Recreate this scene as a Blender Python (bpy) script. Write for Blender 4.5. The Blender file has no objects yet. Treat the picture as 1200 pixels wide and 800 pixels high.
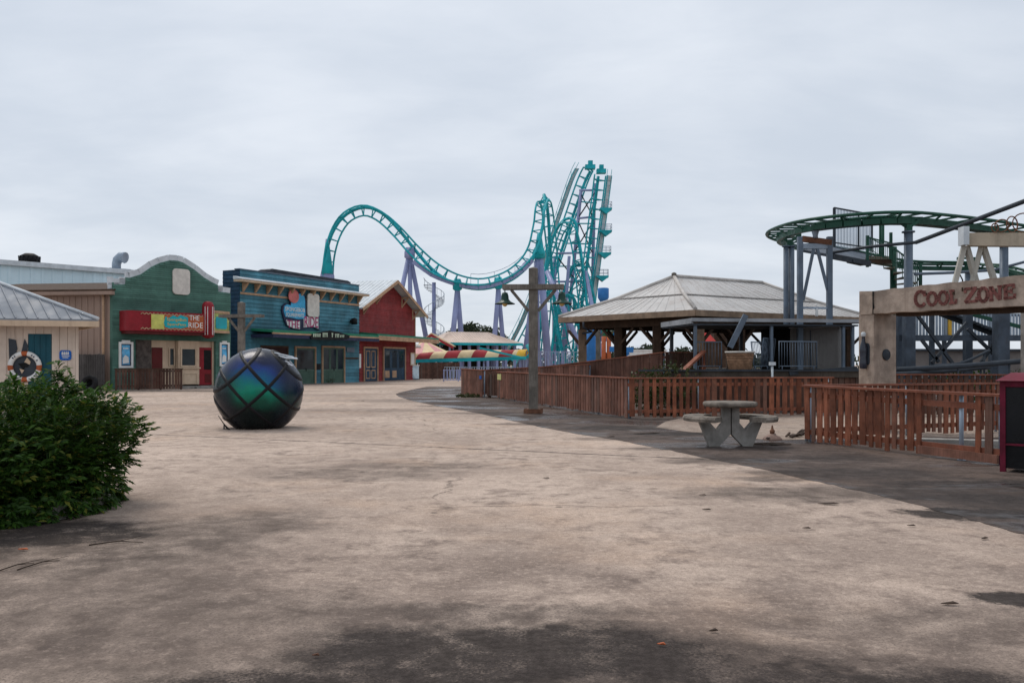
import bpy, math, random
from mathutils import Vector, Matrix
random.seed(7)
R = math.radians
V = Vector
scene = bpy.context.scene
COL = scene.collection
EYE, HZ = 1.6, 427.0          # eye height, horizon row of the photograph (1200 x 800, focal 1000 px)

def zp(py, D): return EYE - (py - HZ) / 1000.0 * D
def at(px, py, D): return V(((px - 600) / 1000.0 * D, D, zp(py, D)))
def gd(px, py):
    D = 1000 * EYE / (py - HZ)
    return V(((px - 600) / 1000.0 * D, D, 0))
def xy(px, D, z=0.0): return V(((px - 600) / 1000.0 * D, D, z))

# ------------------------------------------------------------------ materials
class NT:
    def __init__(s, m):
        m.use_nodes = True
        s.t = m.node_tree; s.t.nodes.clear()
    def n(s, kind, **kw):
        nd = s.t.nodes.new(kind)
        for k, v in kw.items():
            if k == 'i':
                for kk, vv in v.items():
                    if hasattr(vv, 'is_output'): s.t.links.new(vv, nd.inputs[kk])
                    else: nd.inputs[kk].default_value = vv
            else: setattr(nd, k, v)
        return nd
    def math(s, op, a, b=0.0, clamp=False):
        return s.n('ShaderNodeMath', operation=op, use_clamp=clamp, i={0: a, 1: b}).outputs[0]
    def vmath(s, op, a, b=(0, 0, 0)):
        nd = s.n('ShaderNodeVectorMath', operation=op, i={0: a, 1: b})
        return nd.outputs['Value'] if op in ('LENGTH', 'DOT_PRODUCT') else nd.outputs[0]
    def noise(s, vec, scale, detail=4, rough=.55, dist=0.0):
        return s.n('ShaderNodeTexNoise', i={'Vector': vec, 'Scale': scale, 'Detail': detail, 'Roughness': rough, 'Distortion': dist}).outputs['Fac']
    def mapr(s, v, a, b, c=0.0, d=1.0, smooth=True):
        return s.n('ShaderNodeMapRange', interpolation_type='SMOOTHSTEP' if smooth else 'LINEAR', i={'Value': v, 'From Min': a, 'From Max': b, 'To Min': c, 'To Max': d}).outputs['Result']
    def mix(s, f, a, b, mode='MIX'):
        nd = s.n('ShaderNodeMix', data_type='RGBA', blend_type=mode)
        for k, v in ((0, f), (6, a), (7, b)):
            if hasattr(v, 'is_output'): s.t.links.new(v, nd.inputs[k])
            else: nd.inputs[k].default_value = v if k == 0 else (*v[:3], 1)
        return nd.outputs[2]
    def pos(s): return s.n('ShaderNodeNewGeometry').outputs['Position']
    def out(s, **kw):
        b = s.n('ShaderNodeBsdfPrincipled', i=kw)
        o = s.n('ShaderNodeOutputMaterial')
        s.t.links.new(b.outputs[0], o.inputs[0])
        return b

MATS = {}
def mat(name, col, rough=.7, metal=0.0, var=.18, scale=1.5, dirt=.25, dcol=(.06, .05, .045), bump=.2, bscale=30, island=0.0, streak=0.0,
        grain=0.0, coat=0.0, spec=.22, trans=0.0, alpha=1.0):
    if name in MATS: return MATS[name]
    m = bpy.data.materials.new(name); t = NT(m)
    P = t.pos()
    n1 = t.noise(P, scale, 5, .6)
    lo = tuple(c * (1 - var) for c in col); hi = tuple(min(1, c * (1 + var)) for c in col)
    c = t.mix(t.mapr(n1, .3, .7), lo, hi)
    if island:
        g = t.n('ShaderNodeNewGeometry').outputs['Random Per Island']
        k = t.mapr(g, 0, 1, 1 - island, 1 + island, False)
        c = t.mix(1.0, c, t.n('ShaderNodeCombineColor', i={0: k, 1: k, 2: k}).outputs[0], 'MULTIPLY')
        if island > .25: c = t.mix(t.mapr(t.math('FRACT', t.math('MULTIPLY', g, 7.31)), .74, .98, 0, .6), c, (.135, .105, .088))
    if dirt:
        n2 = t.noise(t.vmath('ADD', P, (31, 7, 3)), scale * 2.3, 8, .68)
        c = t.mix(t.mapr(n2, .5, .78, 0, dirt), c, dcol)
    if streak:
        sv = t.vmath('MULTIPLY', P, (5, 5, .35))
        n3 = t.noise(sv, 1.0, 6, .6)
        c = t.mix(t.mapr(n3, .48, .75, 0, streak), c, dcol)
    bh = t.noise(P, bscale, 5, .6)
    if grain:
        gv = t.vmath('MULTIPLY', P, (60, 60, 3))
        n4 = t.noise(gv, 1.0, 4, .6)
        c = t.mix(t.mapr(n4, .4, .7, 0, grain), c, tuple(x * .45 for x in col))
        bh = t.math('ADD', bh, n4)
    rr = t.mapr(t.noise(P, scale * 3, 4), .3, .7, max(.02, rough - .12), min(1, rough + .1))
    kw = {'Base Color': c, 'Roughness': rr, 'Metallic': metal, 'Specular IOR Level': spec, 'Coat Weight': coat, 'Coat Roughness': .08}
    if trans: kw['Transmission Weight'] = trans
    if bump:
        kw['Normal'] = t.n('ShaderNodeBump', i={'Strength': bump, 'Distance': .02, 'Height': bh}).outputs[0]
    t.out(**kw)
    MATS[name] = m
    return m

# ------------------------------------------------------------------ mesh builder
ORG = {}
class Frame:
    """Facade frame: u runs along the wall, n points out of it, z is up."""
    def __init__(s, a, b):
        s.o = V((a[0], a[1], 0)); d = V((b[0] - a[0], b[1] - a[1], 0)); s.L = d.length; s.u = d.normalized(); s.n = V((s.u.y, -s.u.x, 0))
    def pt(s, u, n, z): return s.o + s.u * u + s.n * n + V((0, 0, z))
    def uz(s, px, py, n=0.0):
        k = (px - 600) / 1000.0; o = s.o + s.n * n
        u = (k * o.y - o.x) / (s.u.x - k * s.u.y)
        return u, zp(py, o.y + u * s.u.y)
    def U(s, px, n=0.0): return s.uz(px, 427, n)[0]
WORLD = Frame((0, 0), (1, 0)); WORLD.n = V((0, 1, 0))

class MB:
    def __init__(s): s.v = []; s.f = []; s.mi = []; s.sm = []
    def add(s, vs, fs, mi=0, sm=False):
        b = len(s.v); s.v += [V(p) for p in vs]
        for f in fs: s.f.append([i + b for i in f]); s.mi.append(mi); s.sm.append(sm)
        return s
    def hexa(s, p, mi=0):      # p: 4 bottom (loop), 4 top (same order)
        return s.add(p, [(3, 2, 1, 0), (4, 5, 6, 7), (0, 1, 5, 4), (1, 2, 6, 5), (2, 3, 7, 6), (3, 0, 4, 7)], mi)
    def fb(s, fr, u0, u1, n0, n1, z0, z1, mi=0):
        P = fr.pt
        return s.hexa([P(u0, n0, z0), P(u1, n0, z0), P(u1, n1, z0), P(u0, n1, z0), P(u0, n0, z1), P(u1, n0, z1), P(u1, n1, z1), P(u0, n1, z1)], mi)
    def fp(s, fr, px0, py0, px1, py1, n0, n1, mi=0):
        u0, z1 = fr.uz(px0, py0, n1); _, z0 = fr.uz(px0, py1, n1); u1 = fr.U(px1, n1)
        return s.fb(fr, u0, u1, n0, n1, z0, z1, mi)
    def box(s, x0, x1, y0, y1, z0, z1, mi=0): return s.fb(WORLD, x0, x1, y0, y1, z0, z1, mi)
    def bar(s, a, b, w, h, mi=0, up=V((0, 0, 1))):
        a = V(a); b = V(b); d = (b - a).normalized()
        if abs(d.dot(up)) > .98: up = V((0, 1, 0))
        x = d.cross(up).normalized() * w / 2; y = x.cross(d).normalized() * h / 2
        return s.hexa([a - x - y, a + x - y, a + x + y, a - x + y, b - x - y, b + x - y, b + x + y, b - x + y], mi)
    def tube(s, pts, r, seg=8, mi=0, closed=False):
        pts = [V(p) for p in pts]; N = len(pts)
        rs = r if isinstance(r, (list, tuple)) else [r] * N
        vs = []; fs = []; x = None
        for i, p in enumerate(pts):
            a = pts[i - 1] if i > 0 else (pts[-1] if closed else p); b = pts[i + 1] if i < N - 1 else (pts[0] if closed else p)
            d = (b - a)
            d = d.normalized() if d.length > 1e-9 else V((0, 0, 1))
            if x is None:
                ref = V((0, 0, 1)) if abs(d.z) < .9 else V((1, 0, 0)); x = d.cross(ref).normalized()
            else:
                x = x - d * x.dot(d); x = x.normalized() if x.length > 1e-6 else d.orthogonal().normalized()
            y = d.cross(x)
            for k in range(seg):
                an = 2 * math.pi * k / seg; vs.append(p + (x * math.cos(an) + y * math.sin(an)) * rs[i])
        M = N if closed else N - 1
        for i in range(M):
            j = (i + 1) % N
            for k in range(seg):
                k2 = (k + 1) % seg; fs.append((i * seg + k, i * seg + k2, j * seg + k2, j * seg + k))
        s.add(vs, fs, mi, True)
        if not closed:
            b = len(s.v) - len(vs)
            s.f.append([b + k for k in range(seg)][::-1]); s.f.append([b + (N - 1) * seg + k for k in range(seg)]); s.mi += [mi, mi]; s.sm += [False, False]
        return s
    def lathe(s, prof, c, seg=20, mi=0, ax=None, xf=None):
        vs = []; fs = []; n = len(prof); c = V(c)
        for r, z in prof:
            for k in range(seg):
                a = 2 * math.pi * k / seg; p = V((r * math.cos(a), r * math.sin(a), z))
                if xf: p = xf @ p
                vs.append(c + p)
        for i in range(n - 1):
            for k in range(seg):
                k2 = (k + 1) % seg; fs.append((i * seg + k, i * seg + k2, (i + 1) * seg + k2, (i + 1) * seg + k))
        fs.append(tuple(range(seg))[::-1]); fs.append(tuple((n - 1) * seg + k for k in range(seg)))
        return s.add(vs, fs, mi, True)
    def prism(s, poly, d, mi=0):
        n = len(poly); a = [V(p) for p in poly]; d = V(d); b = [p + d for p in a]
        fs = [tuple(range(n)), tuple(range(n, 2 * n))[::-1]] + [(i, i + n, (i + 1) % n + n, (i + 1) % n) for i in range(n)]
        return s.add(a + b, fs, mi)
    def fprism(s, fr, uz, n0, n1, mi=0): return s.prism([fr.pt(u, n1, z) for u, z in uz], fr.n * (n0 - n1), mi)
    def text(s, body, fn, mi=0, sx=1.0, fit=None):
        """Lettering: glyph outlines as flat solid shapes, fn maps (x, y, depth 0..1) to a point; fit = width the text is squeezed to."""
        cu = bpy.data.curves.new('glyphs', 'FONT'); cu.body = body; cu.size = 1; cu.extrude = .5; cu.resolution_u = 2
        ob = bpy.data.objects.new('glyphs', cu); COL.objects.link(ob)
        dg = bpy.context.evaluated_depsgraph_get(); me = ob.evaluated_get(dg).to_mesh()
        vs = [v.co.copy() for v in me.vertices]; fs = [tuple(p.vertices) for p in me.polygons]
        ob.evaluated_get(dg).to_mesh_clear(); bpy.data.objects.remove(ob); bpy.data.curves.remove(cu)
        x0 = min(v.x for v in vs); x1 = max(v.x for v in vs); y0 = min(v.y for v in vs); y1 = max(v.y for v in vs)
        return s.add([fn((v.x - x0) / (x1 - x0), (v.y - y0) / (y1 - y0), v.z + .5) for v in vs], fs, mi)
    def ftext(s, body, fr, px0, py0, px1, py1, n, mi=0, th=.03):
        u0, z1 = fr.uz(px0, py0, n); z0 = fr.uz(px0, py1, n)[1]; u1 = fr.U(px1, n)
        return s.text(body, lambda x, y, d: fr.pt(u0 + (u1 - u0) * x, n + d * th, z0 + (z1 - z0) * y), mi)
    def build(s, name, mats, parent=None, base=None, weld=False):
        mats = mats if isinstance(mats, (list, tuple)) else [mats]
        me = bpy.data.meshes.new(name)
        root = parent
        if parent is not None:
            o3 = ORG[parent.name]
        elif base is not None: o3 = V(base)
        else:
            xs = [p.x for p in s.v]; ys = [p.y for p in s.v]; zs = [p.z for p in s.v]
            o3 = V(((min(xs) + max(xs)) / 2, (min(ys) + max(ys)) / 2, min(zs)))
        me.from_pydata([p - o3 for p in s.v], [], s.f)
        for m in mats: me.materials.append(m)
        me.polygons.foreach_set('material_index', s.mi); me.polygons.foreach_set('use_smooth', s.sm)
        me.update()
        import bmesh
        bm = bmesh.new(); bm.from_mesh(me)
        if weld: bmesh.ops.remove_doubles(bm, verts=bm.verts, dist=.0004)
        bmesh.ops.recalc_face_normals(bm, faces=bm.faces); bm.to_mesh(me); bm.free()
        o = bpy.data.objects.new(name, me); COL.objects.link(o)
        if parent is not None: o.parent = parent
        else: o.location = o3
        ORG[o.name] = o3
        return o
    def raw(s, name, mats, parent=None, base=None):     # as build(), winding kept (loose leaves)
        me = bpy.data.meshes.new(name); o3 = ORG[parent.name] if parent is not None else V(base or (0, 0, 0))
        me.from_pydata([p - o3 for p in s.v], [], s.f)
        for m in (mats if isinstance(mats, (list, tuple)) else [mats]): me.materials.append(m)
        me.polygons.foreach_set('material_index', s.mi); me.update()
        o = bpy.data.objects.new(name, me); COL.objects.link(o)
        if parent is not None: o.parent = parent
        else: o.location = o3
        ORG[o.name] = o3
        return o

def tag(o, label=None, cat=None, group=None, kind=None):
    if label: o['label'] = label
    if cat: o['category'] = cat
    if group: o['group'] = group
    if kind: o['kind'] = kind
    return o
def thing(name, loc, label, cat, group=None):
    o = bpy.data.objects.new(name, None); COL.objects.link(o); o.location = V(loc); o.empty_display_size = .3
    ORG[o.name] = V(loc)
    return tag(o, label, cat, group)
def kids(o): return [c for c in bpy.data.objects if c.parent == o]
def copy_tree(o, parent=None):
    c = o.copy(); COL.objects.link(c); c.parent = parent; ORG[c.name] = ORG[o.name]
    for ch in kids(o): copy_tree(ch, c)
    return c
def crom(P, n=8):
    P = [tuple(p) for p in P]; out = []
    for i in range(len(P) - 1):
        p0 = P[max(0, i - 1)]; p1 = P[i]; p2 = P[i + 1]; p3 = P[min(len(P) - 1, i + 2)]
        for k in range(n):
            t = k / n
            out.append(tuple(.5 * (2 * b + (c - a) * t + (2 * a - 5 * b + 4 * c - d) * t * t + (3 * b - a - 3 * c + d) * t ** 3) for a, b, c, d in zip(p0, p1, p2, p3)))
    out.append(P[-1]); return out
def resample(pts, step):
    pts = [V(p) for p in pts]; out = [pts[0]]; acc = 0
    for a, b in zip(pts, pts[1:]):
        L = (b - a).length; d = step - acc
        while d <= L and L > 0:
            out.append(a.lerp(b, d / L)); d += step
        acc = L - (d - step)
    return out

# ------------------------------------------------------------------ palette
M = {}
M['fence_red'] = mat('cedar_red', (.215, .074, .040), .7, var=.35, scale=3, dirt=.55, dcol=(.055, .03, .022), island=.42, grain=.6)
M['fence_pale'] = mat('cedar_faded', (.225, .105, .074), .8, var=.3, scale=2, dirt=.5, dcol=(.075, .045, .035), island=.3, grain=.55)
M['fence_dark'] = mat('cedar_old', (.095, .048, .034), .75, var=.3, scale=2, dirt=.4, dcol=(.04, .02, .015), island=.3, grain=.5)
M['rail'] = mat('rail_wood', (.25, .088, .052), .6, var=.25, scale=2, dirt=.35, grain=.4)
M['grey_wood'] = mat('grey_wood', (.165, .148, .128), .85, var=.3, scale=2.5, dirt=.5, grain=.7, island=.15)
M['brown_wood'] = mat('brown_wood', (.070, .042, .027), .85, var=.3, scale=2, dirt=.4, grain=.6, island=.15)
M['tan_wood'] = mat('tan_wood', (.42, .27, .17), .75, var=.2, scale=2, dirt=.3, island=.1)
M['cream'] = mat('cream_paint', (.56, .43, .31), .7, var=.1, scale=1.2, dirt=.3, dcol=(.22, .15, .1), streak=.3, island=.05)
M['cream_plank'] = mat('cream_plank', (.64, .54, .455), .7, var=.1, scale=1.2, dirt=.2, dcol=(.22, .15, .1), streak=.35, island=.07)
M['green_side'] = mat('green_siding', (.072, .158, .126), .7, var=.2, scale=.8, dirt=.3, dcol=(.03, .05, .045), island=.2, streak=.25)
M['blue_side'] = mat('blue_siding', (.056, .180, .235), .6, var=.28, scale=.6, dirt=.45, dcol=(.02, .05, .085), island=.22, streak=.3)
M['navy'] = mat('navy_paint', (.025, .032, .07), .6, var=.2)
M['blue_dk'] = mat('dark_blue_siding', (.014, .05, .095), .65, var=.2, island=.1)
M['red_side'] = mat('red_siding', (.235, .034, .034), .7, var=.16, scale=.7, dirt=.3, dcol=(.09, .015, .015), island=.15, streak=.2)
M['red_paint'] = mat('red_paint', (.24, .014, .022), .5, var=.15, dirt=.25, dcol=(.1, .02, .02))
M['door_red'] = mat('door_red', (.10, .010, .010), .5, var=.15)
M['trim_white'] = mat('pale_grey_metal', (.55, .59, .62), .6, var=.12, dirt=.3, dcol=(.2, .2, .2))
M['roof_metal'] = mat('galvanised_roof', (.50, .485, .47), .62, metal=.0, var=.12, scale=.5, dirt=.35, dcol=(.24, .15, .11), streak=.3, bump=.06)
M['hut_roof'] = mat('hut_roof_metal', (.20, .22, .25), .6, metal=.0, var=.15, scale=.6, dirt=.4, dcol=(.12, .11, .12), bump=.05)
M['pale_blue'] = mat('pale_blue_metal', (.58, .73, .80), .55, var=.06, scale=.3, dirt=.12, dcol=(.3, .36, .4), streak=.12, island=.04)
M['tan_metal'] = mat('tan_metal', (.28, .20, .16), .6, var=.08, scale=.4, dirt=.2, dcol=(.16, .11, .09), streak=.3, island=.05)
M['teal'] = mat('teal_paint', (.012, .34, .39), .5, var=.25, scale=.4, dirt=.4, dcol=(.02, .12, .14), bump=0)
M['teal_dk'] = mat('teal_shutter', (.012, .075, .105), .6, var=.15)
M['purple'] = mat('lavender_paint', (.25, .285, .465), .5, var=.15, scale=.25, dirt=.25, dcol=(.12, .12, .25), bump=0)
M['steel'] = mat('galvanised_steel', (.30, .36, .43), .5, metal=.25, var=.15, scale=1.5, dirt=.35, dcol=(.14, .12, .12), bump=.03)
M['blue_steel'] = mat('blue_grey_steel', (.12, .155, .20), .5, metal=.15, var=.2, scale=1, dirt=.4, dcol=(.09, .07, .065), bump=.03)
M['dk_steel'] = mat('dark_steel', (.035, .044, .056), .65, var=.25, bump=.03, spec=.3)
M['track_green'] = mat('track_green', (.018, .075, .05), .5, var=.25, scale=1.5, dirt=.35, dcol=(.03, .035, .03), bump=.03)
M['green_paint'] = mat('green_paint', (.02, .19, .11), .5, var=.15)
M['lamp_green'] = mat('lamp_green', (.012, .045, .035), .4, var=.2)
M['black'] = mat('black_paint', (.006, .006, .007), .6, var=.3, dirt=.15, spec=.2)
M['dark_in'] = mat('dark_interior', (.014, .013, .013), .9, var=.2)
M['glass'] = mat('dark_glass', (.02, .028, .032), .08, var=.25, scale=.4, dirt=.1, bump=0)
M['bulb'] = mat('bulb_glass', (.75, .55, .22), .3, var=.05, dirt=.1)
M['concrete'] = mat('cast_concrete', (.27, .255, .235), .85, var=.28, scale=3, dirt=.5, dcol=(.10, .09, .08), bump=.35, bscale=45, streak=.3)
M['sand_stone'] = mat('rough_plaster_stone', (.385, .305, .245), .85, var=.32, scale=2.2, dirt=.55, dcol=(.16, .11, .085), bump=.7, bscale=12, streak=.4)
M['letter_rust'] = mat('faded_red_letter_paint', (.20, .075, .065), .8, var=.3, scale=9, dirt=.55, dcol=(.33, .22, .16))
M['white_paint'] = mat('white_paint', (.70, .70, .68), .6, var=.08, dirt=.25, dcol=(.4, .38, .34))
M['offwhite'] = mat('weathered_board', (.60, .57, .52), .7, var=.12, scale=2.5, dirt=.4, dcol=(.36, .32, .28))
M['orange'] = mat('orange_paint', (.40, .10, .035), .6, var=.15)
M['yellow'] = mat('yellow_paint', (.72, .42, .05), .55, var=.12)
M['stripe_red'] = mat('stripe_red', (.31, .03, .035), .6, var=.2, scale=.6)
M['stripe_cream'] = mat('stripe_cream', (.68, .52, .31), .6, var=.15, scale=.6)
M['pink'] = mat('faded_pink', (.62, .30, .29), .6, var=.1)
M['magenta'] = mat('magenta_paint', (.12, .008, .024), .65, var=.3, scale=4, dirt=.25)
M['sign_blue'] = mat('sign_blue', (.012, .11, .42), .5, var=.1)
M['sky_blue'] = mat('sky_blue_paint', (.05, .36, .62), .5, var=.2, scale=2)
M['ride_blue'] = mat('ride_blue', (.03, .17, .45), .5, var=.12)
M['poster'] = mat('poster_print', (.10, .40, .72), .4, var=.5, scale=1.4, dirt=.5, dcol=(.5, .55, .6))
M['soil'] = mat('soil', (.05, .036, .028), .95, var=.4, scale=5, bump=.6)
M['bark'] = mat('bark', (.07, .052, .04), .9, var=.3, scale=4, bump=.5)
M['twig'] = mat('dead_twig', (.045, .03, .022), .9, var=.4, scale=6, island=.4)
M['frame_steel'] = mat('weathered_frame_steel', (.062, .080, .105), .6, var=.3, scale=1.5, dirt=.5, dcol=(.05, .035, .03), bump=.05)
M['old_concrete'] = mat('weathered_concrete', (.185, .16, .135), .9, var=.42, scale=5, dirt=.6, dcol=(.06, .05, .042), bump=.5, bscale=40)
M['wicker'] = mat('wicker', (.26, .15, .09), .8, var=.3, scale=6, bump=.6)
M['rust'] = mat('rusty_metal', (.16, .075, .045), .8, var=.35, scale=5, bump=.3)
M['rubber'] = mat('rubber', (.012, .012, .013), .8)
def leafmat(name, c1, c2, c3):
    m = bpy.data.materials.new(name); t = NT(m)
    g = t.n('ShaderNodeNewGeometry').outputs['Random Per Island']
    c = t.mix(t.mapr(g, 0, .85, 0, 1, False), c1, c2); c = t.mix(t.mapr(g, .86, .97), c, c3)
    b = t.n('ShaderNodeBsdfPrincipled', i={'Base Color': c, 'Roughness': .5, 'Specular IOR Level': .22})
    tr = t.n('ShaderNodeBsdfTranslucent', i={'Color': c})
    mx = t.n('ShaderNodeMixShader', i={0: .25, 1: b.outputs[0], 2: tr.outputs[0]})
    o = t.n('ShaderNodeOutputMaterial'); t.t.links.new(mx.outputs[0], o.inputs[0]); return m
M['leaf'] = leafmat('glossy_leaf', (.016, .046, .007), (.055, .125, .016), (.17, .18, .03))
M['leaf_far'] = leafmat('far_leaf', (.018, .03, .016), (.04, .055, .026), (.06, .06, .03))
M['leaf_dry'] = leafmat('dry_leaf', (.05, .045, .015), (.035, .06, .015), (.13, .09, .035))
M['brush'] = leafmat('brown_brush', (.03, .02, .012), (.06, .035, .02), (.1, .07, .04))
# ------------------------------------------------------------------ camera, light, sky
cam = bpy.data.cameras.new('camera'); co = bpy.data.objects.new('camera', cam); COL.objects.link(co)
co.location = (0, 0, EYE); co.rotation_euler = (R(90), 0, 0)
cam.lens = 30; cam.sensor_width = 36; cam.shift_y = 27 / 1200; cam.clip_start = .05; cam.clip_end = 6000
scene.camera = co
SUN_EL, SUN_AZ = 58, -35           # azimuth from +Y towards +X
sun = bpy.data.lights.new('sun', 'SUN'); so = bpy.data.objects.new('sun', sun); COL.objects.link(so)
sun.energy = 1.5; sun.angle = R(26); sun.color = (1, .93, .84)
sd = V((math.sin(R(SUN_AZ)) * math.cos(R(SUN_EL)), math.cos(R(SUN_AZ)) * math.cos(R(SUN_EL)), math.sin(R(SUN_EL))))
so.rotation_euler = sd.to_track_quat('Z', 'Y').to_euler(); so.location = (0, 0, 60)
wd = bpy.data.worlds.new('World'); scene.world = wd; wd.use_nodes = True
t = NT(wd)
sky = t.n('ShaderNodeTexSky', sky_type='NISHITA', sun_disc=False, sun_elevation=R(SUN_EL), sun_rotation=R(SUN_AZ))
G = t.n('ShaderNodeTexCoord').outputs['Generated']
sx = t.n('ShaderNodeSeparateXYZ', i={0: G}); zc = t.math('MAXIMUM', sx.outputs[2], 0.0)
den = t.math('ADD', zc, .22)
pl = t.n('ShaderNodeCombineXYZ', i={0: t.math('DIVIDE', sx.outputs[0], den), 1: t.math('DIVIDE', sx.outputs[1], den), 2: 0.0}).outputs[0]
c1 = t.noise(t.vmath('MULTIPLY', pl, (.55, .9, 1)), 1.1, 7, .52, .35)
c2 = t.noise(t.vmath('ADD', t.vmath('MULTIPLY', pl, (.8, 1.5, 1)), (4.1, 2.7, 0)), 2.6, 6, .55, .3)
cl = t.math('ADD', t.math('MULTIPLY', c1, .7), t.math('MULTIPLY', c2, .3))
f = t.mapr(cl, .38, .66)
cloud = t.mix(f, (5.7, 6.25, 7.05), (7.4, 7.8, 8.4))
grad = t.mapr(zc, .05, .8, 1.0, 1.08)
cloud = t.mix(1.0, cloud, t.n('ShaderNodeCombineColor', i={0: grad, 1: grad, 2: grad}).outputs[0], 'MULTIPLY')
skyc = t.mix(.92, sky.outputs[0], cloud)
bg = t.n('ShaderNodeBackground', i={0: skyc, 1: .1}); wo = t.n('ShaderNodeOutputWorld'); t.t.links.new(bg.outputs[0], wo.inputs[0])
vs_ = scene.view_settings; vs_.view_transform = 'Standard'; vs_.look = 'None'; vs_.exposure = .14; vs_.gamma = 1
try: vs_.use_curve_mapping = False
except Exception: pass
try:
    scene.cycles.max_bounces = 6; scene.cycles.transparent_max_bounces = 6; scene.cycles.use_denoising = True
except Exception: pass

# ------------------------------------------------------------------ ground
STAINS_VIGNETTE = [(.05, 4.72, 1.55, .62, 1.0), (-.75, 4.2, 1.3, .45, .9), (1.6, 4.25, 1.6, .38, .85), (-.1, 5.5, 1.0, .25, .55),
          (4.95, 9.15, .75, .30, 1.5), (3.5, 5.82, .34, .2, 1.6), (6.6, 9.8, 1.8, .5, .7), (5.0, 12.5, 1.6, .7, .7), (2.6, 21.5, 1.4, .8, .8), (5.6, 14.5, 1.0, .6, .7), (-2.6, 5.4, 2.2, .8, .4), (2.8, 5.2, 1.5, .5, .35), (0, 4.3, 4, .7, .45), (-3.4, 7.5, 1.3, 1.5, .55), (-2.6, 8.6, .7, .9, .5), (-3.3, 6.2, 1.6, .6, .4),  # broad weak foreground ones also carry vignette darkening
          (-2.2, 12.5, 1.6, .8, .42), (4.3, 10.6, 2.4, .7, .6), (-1.6, 13.4, 1.3, .7, .4), (1.2, 26, 1.6, 1.0, .5), (-4.5, 30, 4, 1.2, .3), (-1.1, 28.2, 1.6, .7, .5), (.6, 23, 1.2, .5, .6), (-2.2, 33, 1.6, .8, .6), (5.6, 10.2, 1.2, .4, .8), (2.9, 16.2, .9, .35, .6), (-4.3, 8.1, 1.1, .8, 1.0), (-5.2, 7.2, 1.4, .6, .8), (2.2, 18.4, 1.1, .4, .5), (3.4, 14.2, 1.0, .5, .6), (4.0, 12.0, .9, .35, .6), (3.75, 19.7, 1.1, .5, 1.0), (6.2, 11.4, 1.5, .5, .9), (-21, 51.5, 6.5, 1.6, .6), (-13, 70, 6, 2, .5), (-3, 38, 5, 2, .35)]
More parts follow.
